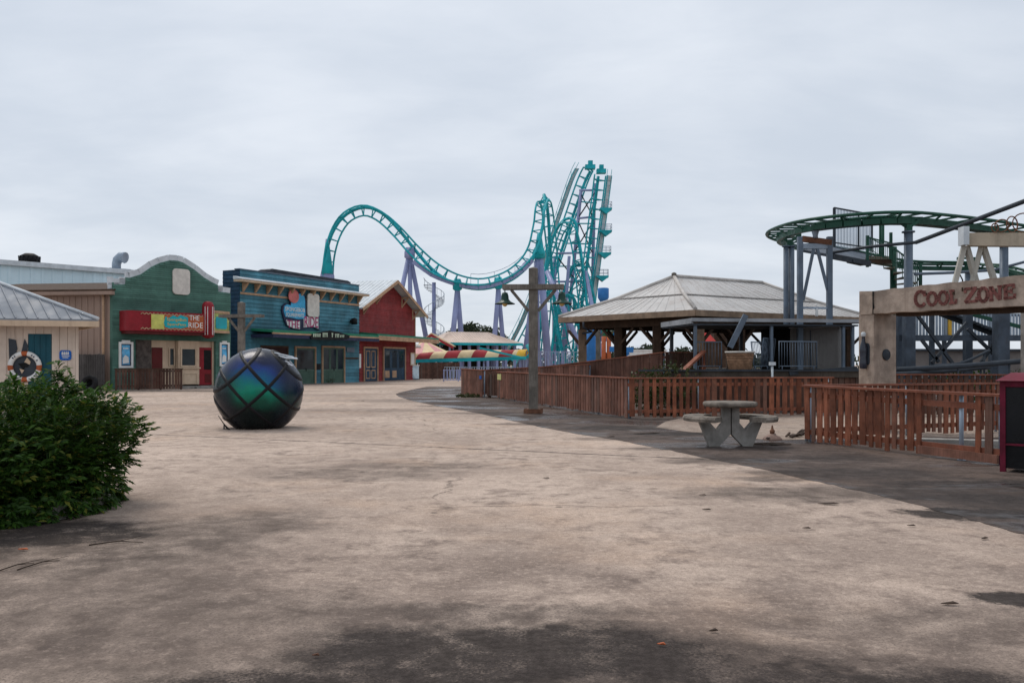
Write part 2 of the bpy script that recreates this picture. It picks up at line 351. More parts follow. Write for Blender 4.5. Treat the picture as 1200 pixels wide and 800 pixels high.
def ground_mat(name, lo, hi, grime, rough, wet, stain_gain=1.0, slabs=False, spec=.08):
    m = bpy.data.materials.new(name); t = NT(m); P = t.pos()
    big = t.noise(P, .16, 5, .55); mid = t.noise(P, .55, 7, .62, .4); fine = t.noise(P, 3.2, 8, .68); grit = t.noise(P, 55, 4, .7); crisp = t.noise(t.vmath('ADD', P, (17, 5, 0)), .85, 12, .74, .25)
    pebb = t.n('ShaderNodeTexVoronoi', i={'Vector': P, 'Scale': 85}).outputs['Distance']
    c = t.mix(t.mapr(t.math('ADD', t.math('MULTIPLY', big, .45), t.math('MULTIPLY', crisp, .55)), .37, .60), lo, hi)
    spots = t.n('ShaderNodeTexVoronoi', i={'Vector': t.vmath('ADD', P, t.vmath('MULTIPLY', P, (.01, .01, 0))), 'Scale': 1.6})
    sp_m = t.math('MULTIPLY', t.mapr(spots.outputs['Distance'], .045, .09, 1, 0), t.math('GREATER_THAN', t.n('ShaderNodeSeparateXYZ', i={0: spots.outputs['Color']}).outputs[0], .62))
    crk = t.n('ShaderNodeTexVoronoi', feature='DISTANCE_TO_EDGE', i={'Vector': t.vmath('ADD', t.vmath('MULTIPLY', P, (1, 1, 0)), t.vmath('MULTIPLY', t.n('ShaderNodeTexNoise', i={'Vector': P, 'Scale': 1.3, 'Detail': 6.0}).outputs['Color'], (.9, .9, 0))), 'Scale': .17}).outputs['Distance']
    ck_m = t.math('MULTIPLY', t.mapr(crk, .0012, .0042, 1, 0), t.mapr(big, .46, .56, 0, .75))
    warm = t.noise(t.vmath('ADD', P, (9, 4, 0)), .35, 5, .6)
    c = t.mix(t.mapr(warm, .5, .75, 0, .45), c, tuple(a * b for a, b in zip(hi, (1.0, .86, .72))))
    g = t.math('ADD', t.math('MULTIPLY', fine, .45), t.math('MULTIPLY', crisp, .55))
    c = t.mix(t.math('MULTIPLY', t.math('MAXIMUM', sp_m, ck_m), .7), c, (.05, .04, .035))
    c = t.mix(t.mapr(g, .47, .64, 0, .72), c, grime)
    near = t.mapr(t.n('ShaderNodeSeparateXYZ', i={0: P}).outputs[1], 3.5, 12.0, 1.0, 0.0)  # foreground darkening: soiling, with lens vignette put into the colour
    near_dark_n = t.noise(t.vmath('ADD', P, (3, 11, 0)), .8, 12, .74, .4)
    c = t.mix(t.math('MULTIPLY', near, t.mapr(near_dark_n, .36, .60, .12, .85)), c, tuple(x * 1.05 for x in grime))
    c = t.mix(t.mapr(fine, .55, .75, 0, .35), c, grime)
    c = t.mix(t.mapr(grit, .50, .66, 0, .62), c, tuple(x * .38 for x in lo))
    grit2 = t.noise(t.vmath('ADD', P, (2, 8, 0)), 16, 9, .8)
    c = t.mix(t.mapr(grit2, .50, .66, 0, .4), c, tuple(x * .5 for x in lo)); c = t.mix(t.mapr(grit2, .50, .36, 0, .3), c, tuple(min(1, x * 1.25) for x in hi))
    c = t.mix(t.mapr(pebb, .0, .16, .38, 0), c, tuple(min(1, x * 1.5) for x in hi))
    # stains with shapes of their own, foreground vignette darkening among them
    dst = t.vmath('MULTIPLY', t.vmath('SUBTRACT', t.n('ShaderNodeTexNoise', i={'Vector': P, 'Scale': 1.7, 'Detail': 6.0, 'Roughness': .65}).outputs['Color'], (.5, .5, .5)), (1.5, 1.3, 0))
    dsf = t.vmath('MULTIPLY', t.vmath('SUBTRACT', t.n('ShaderNodeTexNoise', i={'Vector': P, 'Scale': 9, 'Detail': 5.0, 'Roughness': .7}).outputs['Color'], (.5, .5, .5)), (.3, .25, 0))
    acc = None
    for (cx, cy, rx, ry, g_) in STAINS_VIGNETTE:
        k = .35 if rx < .7 else 1.0
        Q = t.vmath('ADD', P, t.vmath('ADD', t.vmath('MULTIPLY', dst, (k * .8, k * .8, 0)), dsf))
        d = t.vmath('LENGTH', t.vmath('MULTIPLY', t.vmath('SUBTRACT', Q, (cx, cy, 0)), (1 / rx, 1 / ry, 0)))
        e = t.mapr(d, .55, 1.3, g_, 0)
        acc = e if acc is None else t.math('MAXIMUM', acc, e)
    sm = t.math('MULTIPLY', acc, t.mapr(t.math('ADD', t.math('MULTIPLY', fine, .6), t.math('MULTIPLY', grit, .4)), .32, .55, .45, 1.15))
    c = t.mix(t.math('MINIMUM', t.math('MULTIPLY', sm, .95 * stain_gain), .94), c, t.mix(t.mapr(grit2, .38, .62), (.018, .015, .014), (.055, .045, .041)))
    # expansion joints and cracks
    wob = t.math('MULTIPLY', t.math('SUBTRACT', mid, .5), .07)
    def joint(p, q, w, s):
        nonlocal c
        d = V((q[0] - p[0], q[1] - p[1], 0)).normalized(); n = V((-d.y, d.x, 0))
        v = t.math('ADD', t.vmath('DOT_PRODUCT', t.vmath('SUBTRACT', P, (p[0], p[1], 0)), tuple(n)), wob)
        k = t.mapr(t.math('ABSOLUTE', v), w * .4, w * 1.8, s, 0)
        c = t.mix(t.math('MULTIPLY', k, t.mapr(fine, .35, .6, .35, 1)), c, (.05, .042, .038))
    if slabs:
        joint((-4.67, 17.98), (1.52, 15.2), .05, 1.0)
        joint((-6, 36.5), (6, 33.5), .05, .55)
        joint((-20, 50), (6, 54), .06, .5)
    else:
        joint((3.0, 14.0), (9.0, 10.5), .03, .8); joint((4.3, 16.5), (5.2, 9.5), .025, .6); joint((1.4, 22.5), (4.5, 24.0), .03, .7)
    wn = t.noise(t.vmath('MULTIPLY', P, (.5, .9, 1)), .55, 5, .55, .3)
    w = t.mapr(wn, .50, .56, 0, wet)
    c = t.mix(t.math('MULTIPLY', w, .45), c, tuple(x * .35 for x in lo))
    base_r = t.mapr(fine, .3, .7, rough - .1, rough + .1)
    rr = t.math('MULTIPLY', base_r, t.mapr(w, 0, 1, 1, .34, False))
    hh = t.math('ADD', t.math('MULTIPLY', grit, .5), t.math('ADD', t.math('MULTIPLY', fine, .7), pebb))
    nb = t.n('ShaderNodeBump', i={'Strength': t.mapr(w, 0, 1, .32, .03, False), 'Distance': .012, 'Height': hh}).outputs[0]
    t.out(**{'Base Color': c, 'Roughness': rr, 'Normal': nb, 'Specular IOR Level': t.mapr(w, 0, 1, spec, max(spec, .5 if wet else spec), False)})
    return m
M['ground'] = ground_mat('tan_concrete', (.315, .243, .200), (.60, .474, .390), (.12, .090, .077), .85, .0, 1.0, True)
M['walk'] = ground_mat('dark_stamped_concrete', (.050, .037, .032), (.165, .126, .108), (.028, .021, .018), .8, 1.0, spec=.12)
M['slab'] = ground_mat('light_slab', (.26, .20, .165), (.46, .37, .305), (.12, .095, .08), .85, .0)

mb = MB(); S = 2500
mb.add([(-S, -60, 0), (S, -60, 0), (S, S, 0), (-S, S, 0)], [(0, 1, 2, 3)]); tag(mb.build('ground', M['ground'], base=(0, 0, 0)), kind='structure')
bd = [gd(*p) for p in [(500, 453), (478, 457.5), (464, 462), (480, 468.5), (513, 475.5), (560, 484), (600, 493), (633, 500), (675, 508), (720, 515), (755, 522), (787, 528), (850, 541), (900, 551), (948, 562), (1020, 578), (1095, 597), (1150, 612), (1205, 628), (1290, 652)]]
rj = random.Random(6); bd = [V(p) + V((rj.uniform(-.025, .025), rj.uniform(-.05, .05), 0)) for p in crom([tuple(b) for b in bd], 9)]
poly = bd + [V((7.1, 5.2, 0)), V((9.6, 2.6, 0)), V((14, -1.5, 0)), V((24, -9, 0)), V((60, -20, 0)), V((60, 62, 0)), V((0, 62, 0))]
mb = MB(); mb.add([p + V((0, 0, .004)) for p in poly], [tuple(range(len(poly)))]); tag(mb.build('walkway', M['walk'], base=(0, 0, 0)), kind='structure')
sl = [gd(*p) for p in [(768, 501), (780, 494), (800, 489.5), (975, 487), (1100, 482), (1200, 478), (1200, 513), (1060, 512), (946, 515), (900, 516), (865, 512), (820, 508)]]
mb = MB(); mb.add([p + V((0, 0, .008)) for p in sl], [tuple(range(len(sl)))]); tag(mb.build('pavement', M['slab'], base=(0, 0, 0)), kind='structure')

# ------------------------------------------------------------------ text / sign helpers
def siding(mb, fr, u0, u1, z0, z1, h, n0=.002, th=.03, lap=.008, mi=0):
    z = z0
    while z < z1 - .01:
        zt = min(z + h, z1)
        P = fr.pt
        mb.add([P(u0, n0, z), P(u1, n0, z), P(u1, n0 + th, z), P(u0, n0 + th, z), P(u0, n0, zt), P(u1, n0, zt), P(u1, n0 + lap, zt), P(u0, n0 + lap, zt)],
               [(3, 2, 1, 0), (4, 5, 6, 7), (0, 1, 5, 4), (1, 2, 6, 5), (2, 3, 7, 6), (3, 0, 4, 7)], mi)
        z += h
def ribbed(mb, fr, u0, u1, z0, z1, pitch, n0=0.0, d=.03, mi=0):
    """Vertical trapezoid ribs standing on a wall."""
    u = u0
    while u < u1 - pitch * .5:
        mb.fb(fr, u, u + pitch * .3, n0, n0 + d, z0, z1, mi); u += pitch
def planks(mb, fr, u0, u1, z0, z1, w, n0=0.0, d=.02, gap=.012, mi=0):
    u = u0
    while u < u1 - .01:
        mb.fb(fr, u, min(u + w - gap, u1), n0, n0 + d, z0, z1, mi); u += w
def frame_bars(mb, fr, u0, u1, z0, z1, w, n0, n1, mi=0, sill=True):
    mb.fb(fr, u0, u0 + w, n0, n1, z0, z1, mi); mb.fb(fr, u1 - w, u1, n0, n1, z0, z1, mi)
    mb.fb(fr, u0 + w, u1 - w, n0, n1, z1 - w, z1, mi)
    if sill: mb.fb(fr, u0 + w, u1 - w, n0, n1, z0, z0 + w, mi)

# ================================================================== pale blue warehouse (far left)
fr = Frame(xy(-140, 69)[:2], xy(165, 84)[:2])
b = thing('warehouse', fr.pt(fr.L / 2, 0, 0), 'long pale blue ribbed metal warehouse rising behind the tan shed', 'warehouse')
zt = 10.6
mb = MB(); mb.fb(fr, 0, fr.L, -14, 0, 0, zt); ribbed(mb, fr, .2, fr.L, 0, zt, .9, 0, .05); mb.build('wall', M['pale_blue'], b)
mb = MB(); mb.fb(fr, -.2, fr.L + .25, -14.2, .35, zt, zt + .22); mb.fb(fr, -.2, fr.L + .25, .12, .38, zt - .22, zt - .002); rf = mb.build('roof', M['trim_white'], b)
u = fr.U(43); mb = MB(); c = fr.pt(u, -2, zt + .22); mb.lathe([(.4, 0), (.4, .15), (.8, .2), (.9, .5), (.75, .8), (.4, 1.0), (.05, 1.02)], c, 14)
for k in range(14):
    a = k * math.tau / 14; mb.bar(c + V((.84 * math.cos(a), .84 * math.sin(a), .22)), c + V((.88 * math.cos(a + .2), .88 * math.sin(a + .2), .75)), .1, .04)
mb.build('turbine_vent', M['black'], rf)
u = fr.U(146); mb = MB(); c = fr.pt(u, -2, zt + .2)
mb.tube([c, c + V((0, 0, .7)), c + V((.1, 0, 1.1)), c + V((.5, -.1, 1.4)), c + V((.95, -.2, 1.3))], [.42, .42, .46, .5, .56], 12); mb.fb(fr, u - 1, u + 1, -3, -1, zt + .22, zt + .4)
mb.build('vent_pipe', M['steel'], rf)

# ================================================================== tan shed
fr = Frame(xy(-90, 55.5)[:2], xy(132.6, 53.75)[:2])
b = thing('tan_shed', fr.pt(fr.L / 2, 0, 0), 'tan ribbed metal shed between the cream hut and the green theatre front', 'shed')
zt = zp(341.5, 53.7)
mb = MB(); mb.fb(fr, 0, fr.L, -9, 0, 0, zt); ribbed(mb, fr, .1, fr.L - .2, 0, zt - .3, .42, 0, .035); mb.fb(fr, fr.L - .3, fr.L, 0, .06, 0, zt - .3); mb.build('wall', M['tan_metal'], b)
mb = MB()
P = fr.pt
mb.prism([P(-.3, .45, zt), P(-.3, -9.3, zt + 1.4), P(-.3, -9.3, zt + 1.52), P(-.3, .45, zt + .12)], fr.u * (fr.L + .5)); rf = mb.build('roof', M['brown_wood'], b)
mb = MB(); mb.fb(fr, -.3, fr.L + .2, .15, .48, zt - .22, zt - .002); mb.build('gutter', M['tan_metal'], rf)
mb = MB(); mb.tube([P(fr.L - .55, .18, 0), P(fr.L - .55, .18, zt - .2)], .08, 8); mb.build('downspout', M['tan_wood'], b)

ff = Frame(xy(80, 53.6)[:2], xy(121, 53.3)[:2])
b = thing('plank_fence', ff.pt(ff.L / 2, 0, 0), 'weathered grey plank fence panel between the cream hut and tan shed', 'fence')
mb = MB(); z = zp(415, 54)
u = 0
while u < ff.L: mb.fb(ff, u, u + .14, 0, .025, .03, z + random.uniform(-.03, .03)); u += .155
mb.build('slat_panel', mat('dark_grey_planks', (.075, .068, .064), .85, grain=.6, island=.25), b)
mb = MB(); mb.fb(ff, 0, ff.L, -.06, -.004, .5, .62); mb.fb(ff, 0, ff.L, -.06, -.004, 1.6, 1.72); mb.build('rail', M['grey_wood'], b)
c = xy(105, 50.5)
mb = MB(); mb.lathe([(.24, -.13), (.40, -.13), (.48, -.08), (.50, 0), (.48, .08), (.40, .13), (.24, .13), (.24, -.13)], c + V((0, 0, .50)), 28, xf=Matrix.Rotation(R(78), 3, 'X') @ Matrix.Rotation(R(0), 3, 'Y'))
tag(mb.build('tyre', M['rubber']), 'old black tyre leaning on the grey plank fence', 'tyre')

# ================================================================== cream hut with ring buoy
D = 24.0
fr = Frame(xy(-70, 23.4)[:2], xy(92, 24.3)[:2])
b = thing('restroom_hut', fr.pt(fr.L / 2, -2, 0), 'cream plank hut with hipped grey metal roof and teal door', 'hut')
zt = zp(377, 24.3)
P = fr.pt; L = fr.L
foot = [(0, 0), (L, 0), (L - 1.6, -3.6), (-1.2, -3.6)]
mb = MB(); mb.prism([P(u, n, 0) for u, n in foot], (0, 0, zt))
planks(mb, fr, 0, fr.U(33) - .0, .05, zt, .205, .001, .02, .012); planks(mb, fr, fr.U(61), L - .07, .05, zt, .205, .001, .02, .012)
planks(mb, fr, fr.U(33), fr.U(61), zp(391, 24), zt, .205, .001, .02, .012)
mb.build('wall', M['cream_plank'], b)
mb = MB(); mb.fb(fr, L - .07, L + .004, .001, .03, 0, zt - .001); mb.build('corner_trim', M['cream_plank'], b)
mb = MB(); o = .55
c = [P(-.9, o, zt - .02), P(L + .62, o, zt - .02), P(L - 1.2, -4.2, zt - .02), P(-1.9, -4.2, zt - .02)]; ap = P(.0, -1.7, zt + 1.55)
c2 = [p + V((0, 0, .07)) for p in c]
mb.add(c + c2 + [ap], [(3, 2, 1, 0), (0, 1, 5, 4), (1, 2, 6, 5), (2, 3, 7, 6), (3, 0, 4, 7), (4, 5, 8), (5, 6, 8), (6, 7, 8), (7, 4, 8)])
for k in range(18):                                   # standing seams on the front slope
    f = (k + .5) / 18; a = c2[0].lerp(c2[1], f) + V((0, 0, .012)); q = ap + V((0, 0, .0))
    s_ = .98 if abs(f - .45) < .08 else max(.05, 1 - abs(f - .42) * 1.75)
    d = (q - (c2[0].lerp(c2[1], .42))); e = a + d * s_
    mb.bar(a, e, .03, .03)
rf = mb.build('roof', M['hut_roof'], b)
mb = MB(); mb.bar(c[0] + V((0, 0, -.06)), c[1] + V((0, 0, -.06)), .05, .16); mb.bar(c[1] + V((0, 0, -.06)), c[2] + V((0, 0, -.06)), .05, .16); mb.build('fascia', M['cream'], rf)
mb = MB(); e0 = c2[1].lerp(ap, .06); mb.tube([c2[1] + V((0, 0, .02)), ap + V((0, 0, .03))], .05, 6); mb.build('ridge_cap', M['trim_white'], rf)
mb = MB(); mb.prism([P(-1.2, -.6, zt + 1.1), P(.55, -1.0, zt + 1.1), P(.1, -2.6, zt + 1.1), P(-1.4, -2.4, zt + 1.1)], (0, 0, .35)); mb.build('cupola', M['grey_wood'], rf)
mb = MB(); mb.fp(fr, 33, 391, 61, 492, -.03, .012); dr = mb.build('door', M['teal_dk'], b)
mb = MB(); planks(mb, fr, fr.U(33.8), fr.U(60.2), .08, zp(392.5, 24), .15, .013, .012, .014); mb.build('door_boards', M['teal_dk'], dr)
# blue notice
u0, z1 = fr.uz(69.5, 410.3, .05); u1, z0 = fr.uz(83.5, 422, .05)
t_ = thing('restroom_sign', fr.pt((u0 + u1) / 2, .03, z0), 'small blue rounded restroom sign on the cream hut wall', 'sign')
def rrect(u0, u1, z0, z1, r, k=4):
    out = []
    for (cx, cz, a0) in ((u1 - r, z1 - r, 0), (u0 + r, z1 - r, 90), (u0 + r, z0 + r, 180), (u1 - r, z0 + r, 270)):
        for i in range(k + 1): a = R(a0 + 90 * i / k); out.append((cx + r * math.cos(a), cz + r * math.sin(a)))
    return out
mb = MB(); mb.fprism(fr, rrect(u0, u1, z0, z1, .07), .024, .05); mb.build('sign_plate', M['sign_blue'], t_)
mb = MB(); w = u1 - u0; h = z1 - z0
for k in range(4):
    cx = u0 + w * (.26 + .16 * k); mb.fb(fr, cx - .02, cx + .02, .05, .056, z0 + h * .55, z0 + h * .76); mb.fb(fr, cx - .014, cx + .014, .05, .056, z0 + h * .79, z0 + h * .88)
for zz, a, e in ((.38, .22, .78), (.22, .28, .72)):
    x = a
    while x < e: mb.fb(fr, u0 + w * x, u0 + w * (x + .06), .05, .056, z0 + h * zz, z0 + h * (zz + .09)); x += .08
mb.build('lettering', M['white_paint'], t_)
# ring buoy with oar blades
uc, zc_ = fr.uz(29, 429.3, .1); rr = .435; r2 = .14
t_ = thing('ring_buoy', fr.pt(uc, .1, zc_ - rr), 'white and orange ring buoy decoration hung on the cream hut beside the teal door', 'ring buoy')
mb = MB()
N = 64
ring = []
for i in range(N):
    a = math.tau * i / N
    for k in range(10):
        q = math.tau * k / 10; rad = rr - r2 / 2 + r2 * .5 * math.cos(q)
        ring.append(P(uc + rad * math.cos(a), .1 + .07 * math.sin(q), zc_ + rad * math.sin(a)))
for i in range(N):
    a = (360 * i / N + 360 / N / 2) % 360
    mi = 1 if any(abs((a - c0 + 180) % 360 - 180) < 12 for c0 in (88, 185, 268, 355)) else 0
    mb.add([], [])
    for k in range(10):
        j = (i + 1) % N; k2 = (k + 1) % 10
        mb.f.append([i * 10 + k, i * 10 + k2, j * 10 + k2, j * 10 + k]); mb.mi.append(mi); mb.sm.append(True)
mb.v = ring; mb.build('ring', [M['white_paint'], M['orange']], t_)
mb = MB()
for a0 in (28, 48, 58, 130, 140, 215, 224, 233, 242, 315, 325):
    a = R(a0); cu, cz = uc + (rr - r2 / 2) * math.cos(a), zc_ + (rr - r2 / 2) * math.sin(a)
    mb.bar(P(cu - .022 * math.cos(a), .172, cz - .022 * math.sin(a)), P(cu + .022 * math.cos(a), .172, cz + .022 * math.sin(a)), .03, .012, up=fr.n)
mb.build('lettering', M['navy'], t_)
mb = MB(); mb.fprism(fr, [(uc + .30 * math.cos(math.tau * k / 24), zc_ + .30 * math.sin(math.tau * k / 24)) for k in range(24)], .024, .06); mb.build('backing', M['dk_steel'], t_)
mb = MB(); mb.fprism(fr, [(uc - .12, zc_ + .02), (uc - .18, zc_ + .08), (uc + .02, zc_ + .11), (uc + .10, zc_ + .05), (uc + .06, zc_ - .02), (uc + .0, zc_ + .0), (uc - .04, zc_ - .1)], .062, .085); mb.build('black_patch', M['black'], t_)
mb = MB(); mb.fprism(fr, [(uc - .02, zc_ + .12), (uc + .05, zc_ + .25), (uc + .14, zc_ + .14), (uc + .12, zc_ + .05)], .062, .08); mb.fprism(fr, [(uc - .14, zc_ - .06), (uc - .02, zc_ - .1), (uc - .08, zc_ - .2)], .062, .08); mb.build('pale_patch', M['cream'], t_)
mb = MB(); mb.fprism(fr, [(uc - .42, zc_ + .78), (uc - .24, zc_ + .74), (uc - .2, zc_ + .5), (uc - .28, zc_ + .2), (uc - .40, zc_ + .1)], .024, .05); mb.build('oar_blade', M['dk_steel'], t_)
mb = MB(); mb.fprism(fr, [(uc - .02, zc_ + .77), (uc + .06, zc_ + .6), (uc + .05, zc_ + .3), (uc - .12, zc_ + .3)], .024, .05); mb.build('oar_blade', M['dk_steel'], t_)

# ================================================================== green theatre
fr = Frame(xy(133, 53.6)[:2], xy(270, 60.2)[:2]); P = fr.pt; L = fr.L
GREEN_FR = fr
b = thing('theatre', P(L / 2, 0, 0), 'green clapboard theatre with curved parapet, recessed entrance and red door', 'theatre')
prof = [fr.uz(*p) for p in [(127, 331), (133.5, 331), (133.7, 333.5), (147, 333), (147.2, 325), (152, 325.5), (165, 321.5), (178, 312.5), (187.5, 308), (199, 305), (208, 305.5), (214.5, 307.5), (228, 316), (239, 325), (249, 331), (255.5, 334), (255.8, 341.5), (270, 343.5)]]
def top(u):
    for (a, za), (c, zc2) in zip(prof, prof[1:]):
        if a <= u <= c and c > a: return za + (zc2 - za) * (u - a) / (c - a)
    return prof[0][1] if u < prof[0][0] else prof[-1][1]
uo0, uo1 = fr.U(158.5), fr.U(252.5); zl = zp(398, 55)
u_l, u_r = fr.U(131.5), L
up = [(u_l, zl)] + [(u_l, top(u_l))] + [q for q in prof if u_l < q[0] < u_r] + [(u_r, top(u_r)), (u_r, zl)]
mb = MB(); mb.fprism(fr, up, -.35, -.001); mb.fb(fr, u_l, uo0, -.35, -.001, 0, zl); mb.fb(fr, uo1, u_r, -.35, -.001, 0, zl)
mb.fb(fr, u_l + .05, u_r - .05, -11, -2.3, 0, 5.6); mb.fb(fr, u_l + .05, uo0 - .4, -2.3, -.35, 0, 5.6); mb.fb(fr, uo1 + .4, u_r - .05, -2.3, -.35, 0, 5.6); mb.fb(fr, uo0 - .4, uo1 + .4, -2.3, -.35, zl + .01, 5.6)
z = 0; h = .135
us = [u_l + (u_r - u_l) * i / 400 for i in range(401)]
while z < 8.7:
    ok = [u for u in us if top(u) > z + h]
    if ok:
        spans = [(ok[0], ok[-1])] if z >= zl - .02 else [(ok[0], uo0), (uo1, ok[-1])]
        for a, e in spans:
            if e - a > .05: siding(mb, fr, a, e, z, z + h, h, .0, .05, .006)
    z += h
mb.build('wall', M['green_side'], b)
mb = MB()
for (a, za), (c, zc2) in zip(prof, prof[1:]):
    mb.bar(P(a, -.1, za), P(c, -.1, zc2), .75, .12, up=fr.n)
    if abs(zc2 - za) < 1e-3 or True: pass
mb.build('parapet_cap', M['trim_white'], b)
# recessed entrance
zb = 0
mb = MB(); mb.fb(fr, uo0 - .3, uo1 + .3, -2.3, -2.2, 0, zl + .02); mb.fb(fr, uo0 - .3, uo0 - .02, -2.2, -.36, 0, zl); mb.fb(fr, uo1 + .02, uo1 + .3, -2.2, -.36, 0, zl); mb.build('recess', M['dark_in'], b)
mb = MB(); mb.fp(fr, 159.5, 397.5, 177.5, 456, -.30, -.22); mb.build('boarded_opening', mat('grey_brown_board', (.085, .070, .062), .85, var=.4, scale=3), b)
mb = MB(); uA, uB = fr.U(177.5), fr.U(208)
mb.fb(fr, uA, uB, -.42, -.30, 0, zl); mb.fb(fr, fr.U(232.5), uo1, -.42, -.30, zp(407, 58), zl); mb.fb(fr, fr.U(250.3), uo1, -.30, -.2, 0, zl); cw = mb.build('cream_wall', M['cream'], b)
mb = MB(); mb.fp(fr, 178.2, 407, 190.5, 456, -.30, -.25); mb.build('door', M['door_red'], b)
def window(fr, p, n, glassm, framem, par, w=.08, cols=0, rows=0):
    u0, z1 = fr.uz(p[0], p[1], n); _, z0 = fr.uz(p[0], p[3], n); u1 = fr.U(p[2], n)
    mb = MB(); frame_bars(mb, fr, u0 - w, u1 + w, z0 - w, z1 + w, w, n - .03, n + .05)
    for k in range(1, cols): uu = u0 + (u1 - u0) * k / cols; mb.fb(fr, uu - .02, uu + .02, n - .02, n + .03, z0, z1)
    for k in range(1, rows): zz = z0 + (z1 - z0) * k / rows; mb.fb(fr, u0, u1, n - .022, n + .028, zz - .02, zz + .02)
    w_ = mb.build('window', framem, par)
    mb = MB(); mb.fb(fr, u0, u1, n - .02, n - .005, z0, z1); mb.build('pane', glassm, w_); return w_
window(fr, (199, 408.5, 203.5, 427.5), -.285, M['glass'], M['cream'], b, .08)
mb = MB(); ub0, ub1 = fr.U(208.5), fr.U(233); mb.fb(fr, ub0, ub1, -.9, .05, .25, zl - .01); bo = mb.build('ticket_booth', M['cream'], b)
mb = MB(); u0, z0 = fr.uz(215.5, 450, .06); u1 = fr.U(231.5, .06); frame_bars(mb, fr, u0, u1, z0, zp(436.5, 57), .09, .051, .085); mb.fb(fr, ub0 - .05, ub1 + .05, .05, .16, zp(432, 57), zp(430.3, 57)); mb.build('panel_moulding', M['cream'], bo)
w_ = window(fr, (213, 408.8, 228.5, 428), .075, M['glass'], M['cream'], b, .1)
mb = MB(); mb.fp(fr, 233.2, 407, 249.8, 451, -.30, -.22); dr = mb.build('door', M['red_paint'], b)
mb = MB(); mb.fp(fr, 239, 410, 247.3, 433, -.219, -.212); mb.build('pane', M['black'], dr)
mb = MB(); mb.fp(fr, 240, 438, 247, 448, -.219, -.205); mb.build('door_panel', M['door_red'], dr)
mb = MB(); mb.fb(fr, fr.U(204), L - .3, -.4, 1.0, .0, .16); mb.fb(fr, fr.U(218), L - .3, 1.0, 1.35, 0, .09); mb.build('step', M['concrete'], b)
# marquee
mq = thing('marquee', P(fr.U(200), .3, zp(392, 56)), 'red theatre marquee reading THE RIDE with cream zigzag trim on the green facade', 'marquee')
n1 = 1.15
u0, zt = fr.uz(150.5, 363.2, n1); zb = fr.uz(150.5, 387, n1)[1]; u1 = fr.U(240, n1); hgt = zt - zb
mb = MB(); ar = .55
pts = [(u0 - .0, 0.0)] + [(u0 + ar - ar * math.cos(R(a)), n1 - ar + ar * math.sin(R(a))) for a in range(0, 91, 15)] + [(u1, n1), (u1, 0.03)]
pts[0] = (u0, .03)
mb.prism([P(u, n, zb) for u, n in pts], (0, 0, hgt)); mb.build('body', M['red_paint'], mq)
mb = MB(); mb.prism([P(u + (.12 if u < u0 + .3 else 0), min(n, n1 - .12), zb - .18) for u, n in pts], (0, 0, .178)); mb.build('soffit', M['door_red'], mq)
mb = MB(); mb.fp(fr, 177, 367.7, 238.5, 385.3, n1 + .001, n1 + .035); sp = mb.build('sign_panel', M['orange'], mq)
mb = MB(); mb.fp(fr, 177.4, 368, 192.5, 385, n1 + .036, n1 + .045); mb.build('yellow_panel', mat('lime_yellow', (.55, .55, .14), .6), sp)
mb = MB(); blob = [fr.uz(x, y, n1 + .05) for x, y in [(192, 378), (194, 370.5), (198, 372.5), (203, 369.3), (208, 371.5), (212, 369), (217, 371), (220.5, 372), (220.3, 383), (212, 384.8), (205, 384), (198, 384.5), (193.5, 383)]]
mb.fprism(fr, blob, n1 + .036, n1 + .05); mb.build('teal_panel', M['teal'], sp)
mb = MB(); mb.ftext('SpongeBob', fr, 195.5, 372.2, 218.5, 376.8, n1 + .05, 0, .01); mb.ftext('SquarePants', fr, 196, 378, 218, 382, n1 + .05, 0, .01); mb.build('lettering', M['yellow'], sp)
mb = MB(); mb.ftext('THE', fr, 222, 369.2, 233.5, 375.2, n1 + .037, 0, .02); mb.ftext('RIDE', fr, 220.8, 377.5, 237.5, 383.8, n1 + .037, 0, .02); mb.build('lettering', M['white_paint'], sp)
for (ya, yb) in ((365.5, 363.9), (388, 386.2)):
    mb = MB(); zz = [fr.uz(x, ya if k % 2 else yb, n1 + .02) for k, x in enumerate([165 + 2.2 * i for i in range(34)])]
    zz = [(u, (zt - .16 if ya < 370 else zb + .16) + (.05 if k % 2 else -.05)) for k, (u, _) in enumerate(zz)]
    for (a, za), (c, zc2) in zip(zz, zz[1:]): mb.bar(P(a, n1 + .022, za), P(c, n1 + .022, zc2), .05, .04, up=fr.n)
    mb.build('zigzag_trim', M['tan_wood'], mq)
up0, up1 = fr.U(240, n1), fr.U(252, n1)
zt2, zb2 = zp(357.5, 57.5), zp(394, 57.5); rr_ = (up1 - up0) / 2; cu = (up0 + up1) / 2
mb = MB(); mb.lathe([(rr_ * .4, zb2 - .12), (rr_, zb2), (rr_, zt2), (rr_ * .75, zt2 + .2), (rr_ * .3, zt2 + .27)], P(cu, n1 - rr_ * .6, 0), 20); py = mb.build('pylon', M['red_paint'], mq)
mb = MB()
for a in (-60, -35, 15, 40):
    q = P(cu, n1 - rr_ * .6, 0) + fr.n * (rr_ * 1.01 * math.cos(R(a))) + fr.u * (rr_ * 1.01 * math.sin(R(a)))
    mb.bar(q + V((0, 0, zb2 + .1)), q + V((0, 0, zt2 - .1)), .035, .035)
mb.build('neon_tube', M['white_paint'], py)
ue = fr.U(266, .3)
f2 = Frame(P(up1 - .1, n1 - .2, 0)[:2], P(ue + .2, .25, 0)[:2])
mb = MB(); mb.fb(f2, 0, f2.L, -.3, 0, zp(389, 58.5), zp(365, 58.5)); sd_ = mb.build('side_panel', mat('lime_panel', (.35, .40, .13), .6, var=.4, scale=3), mq)
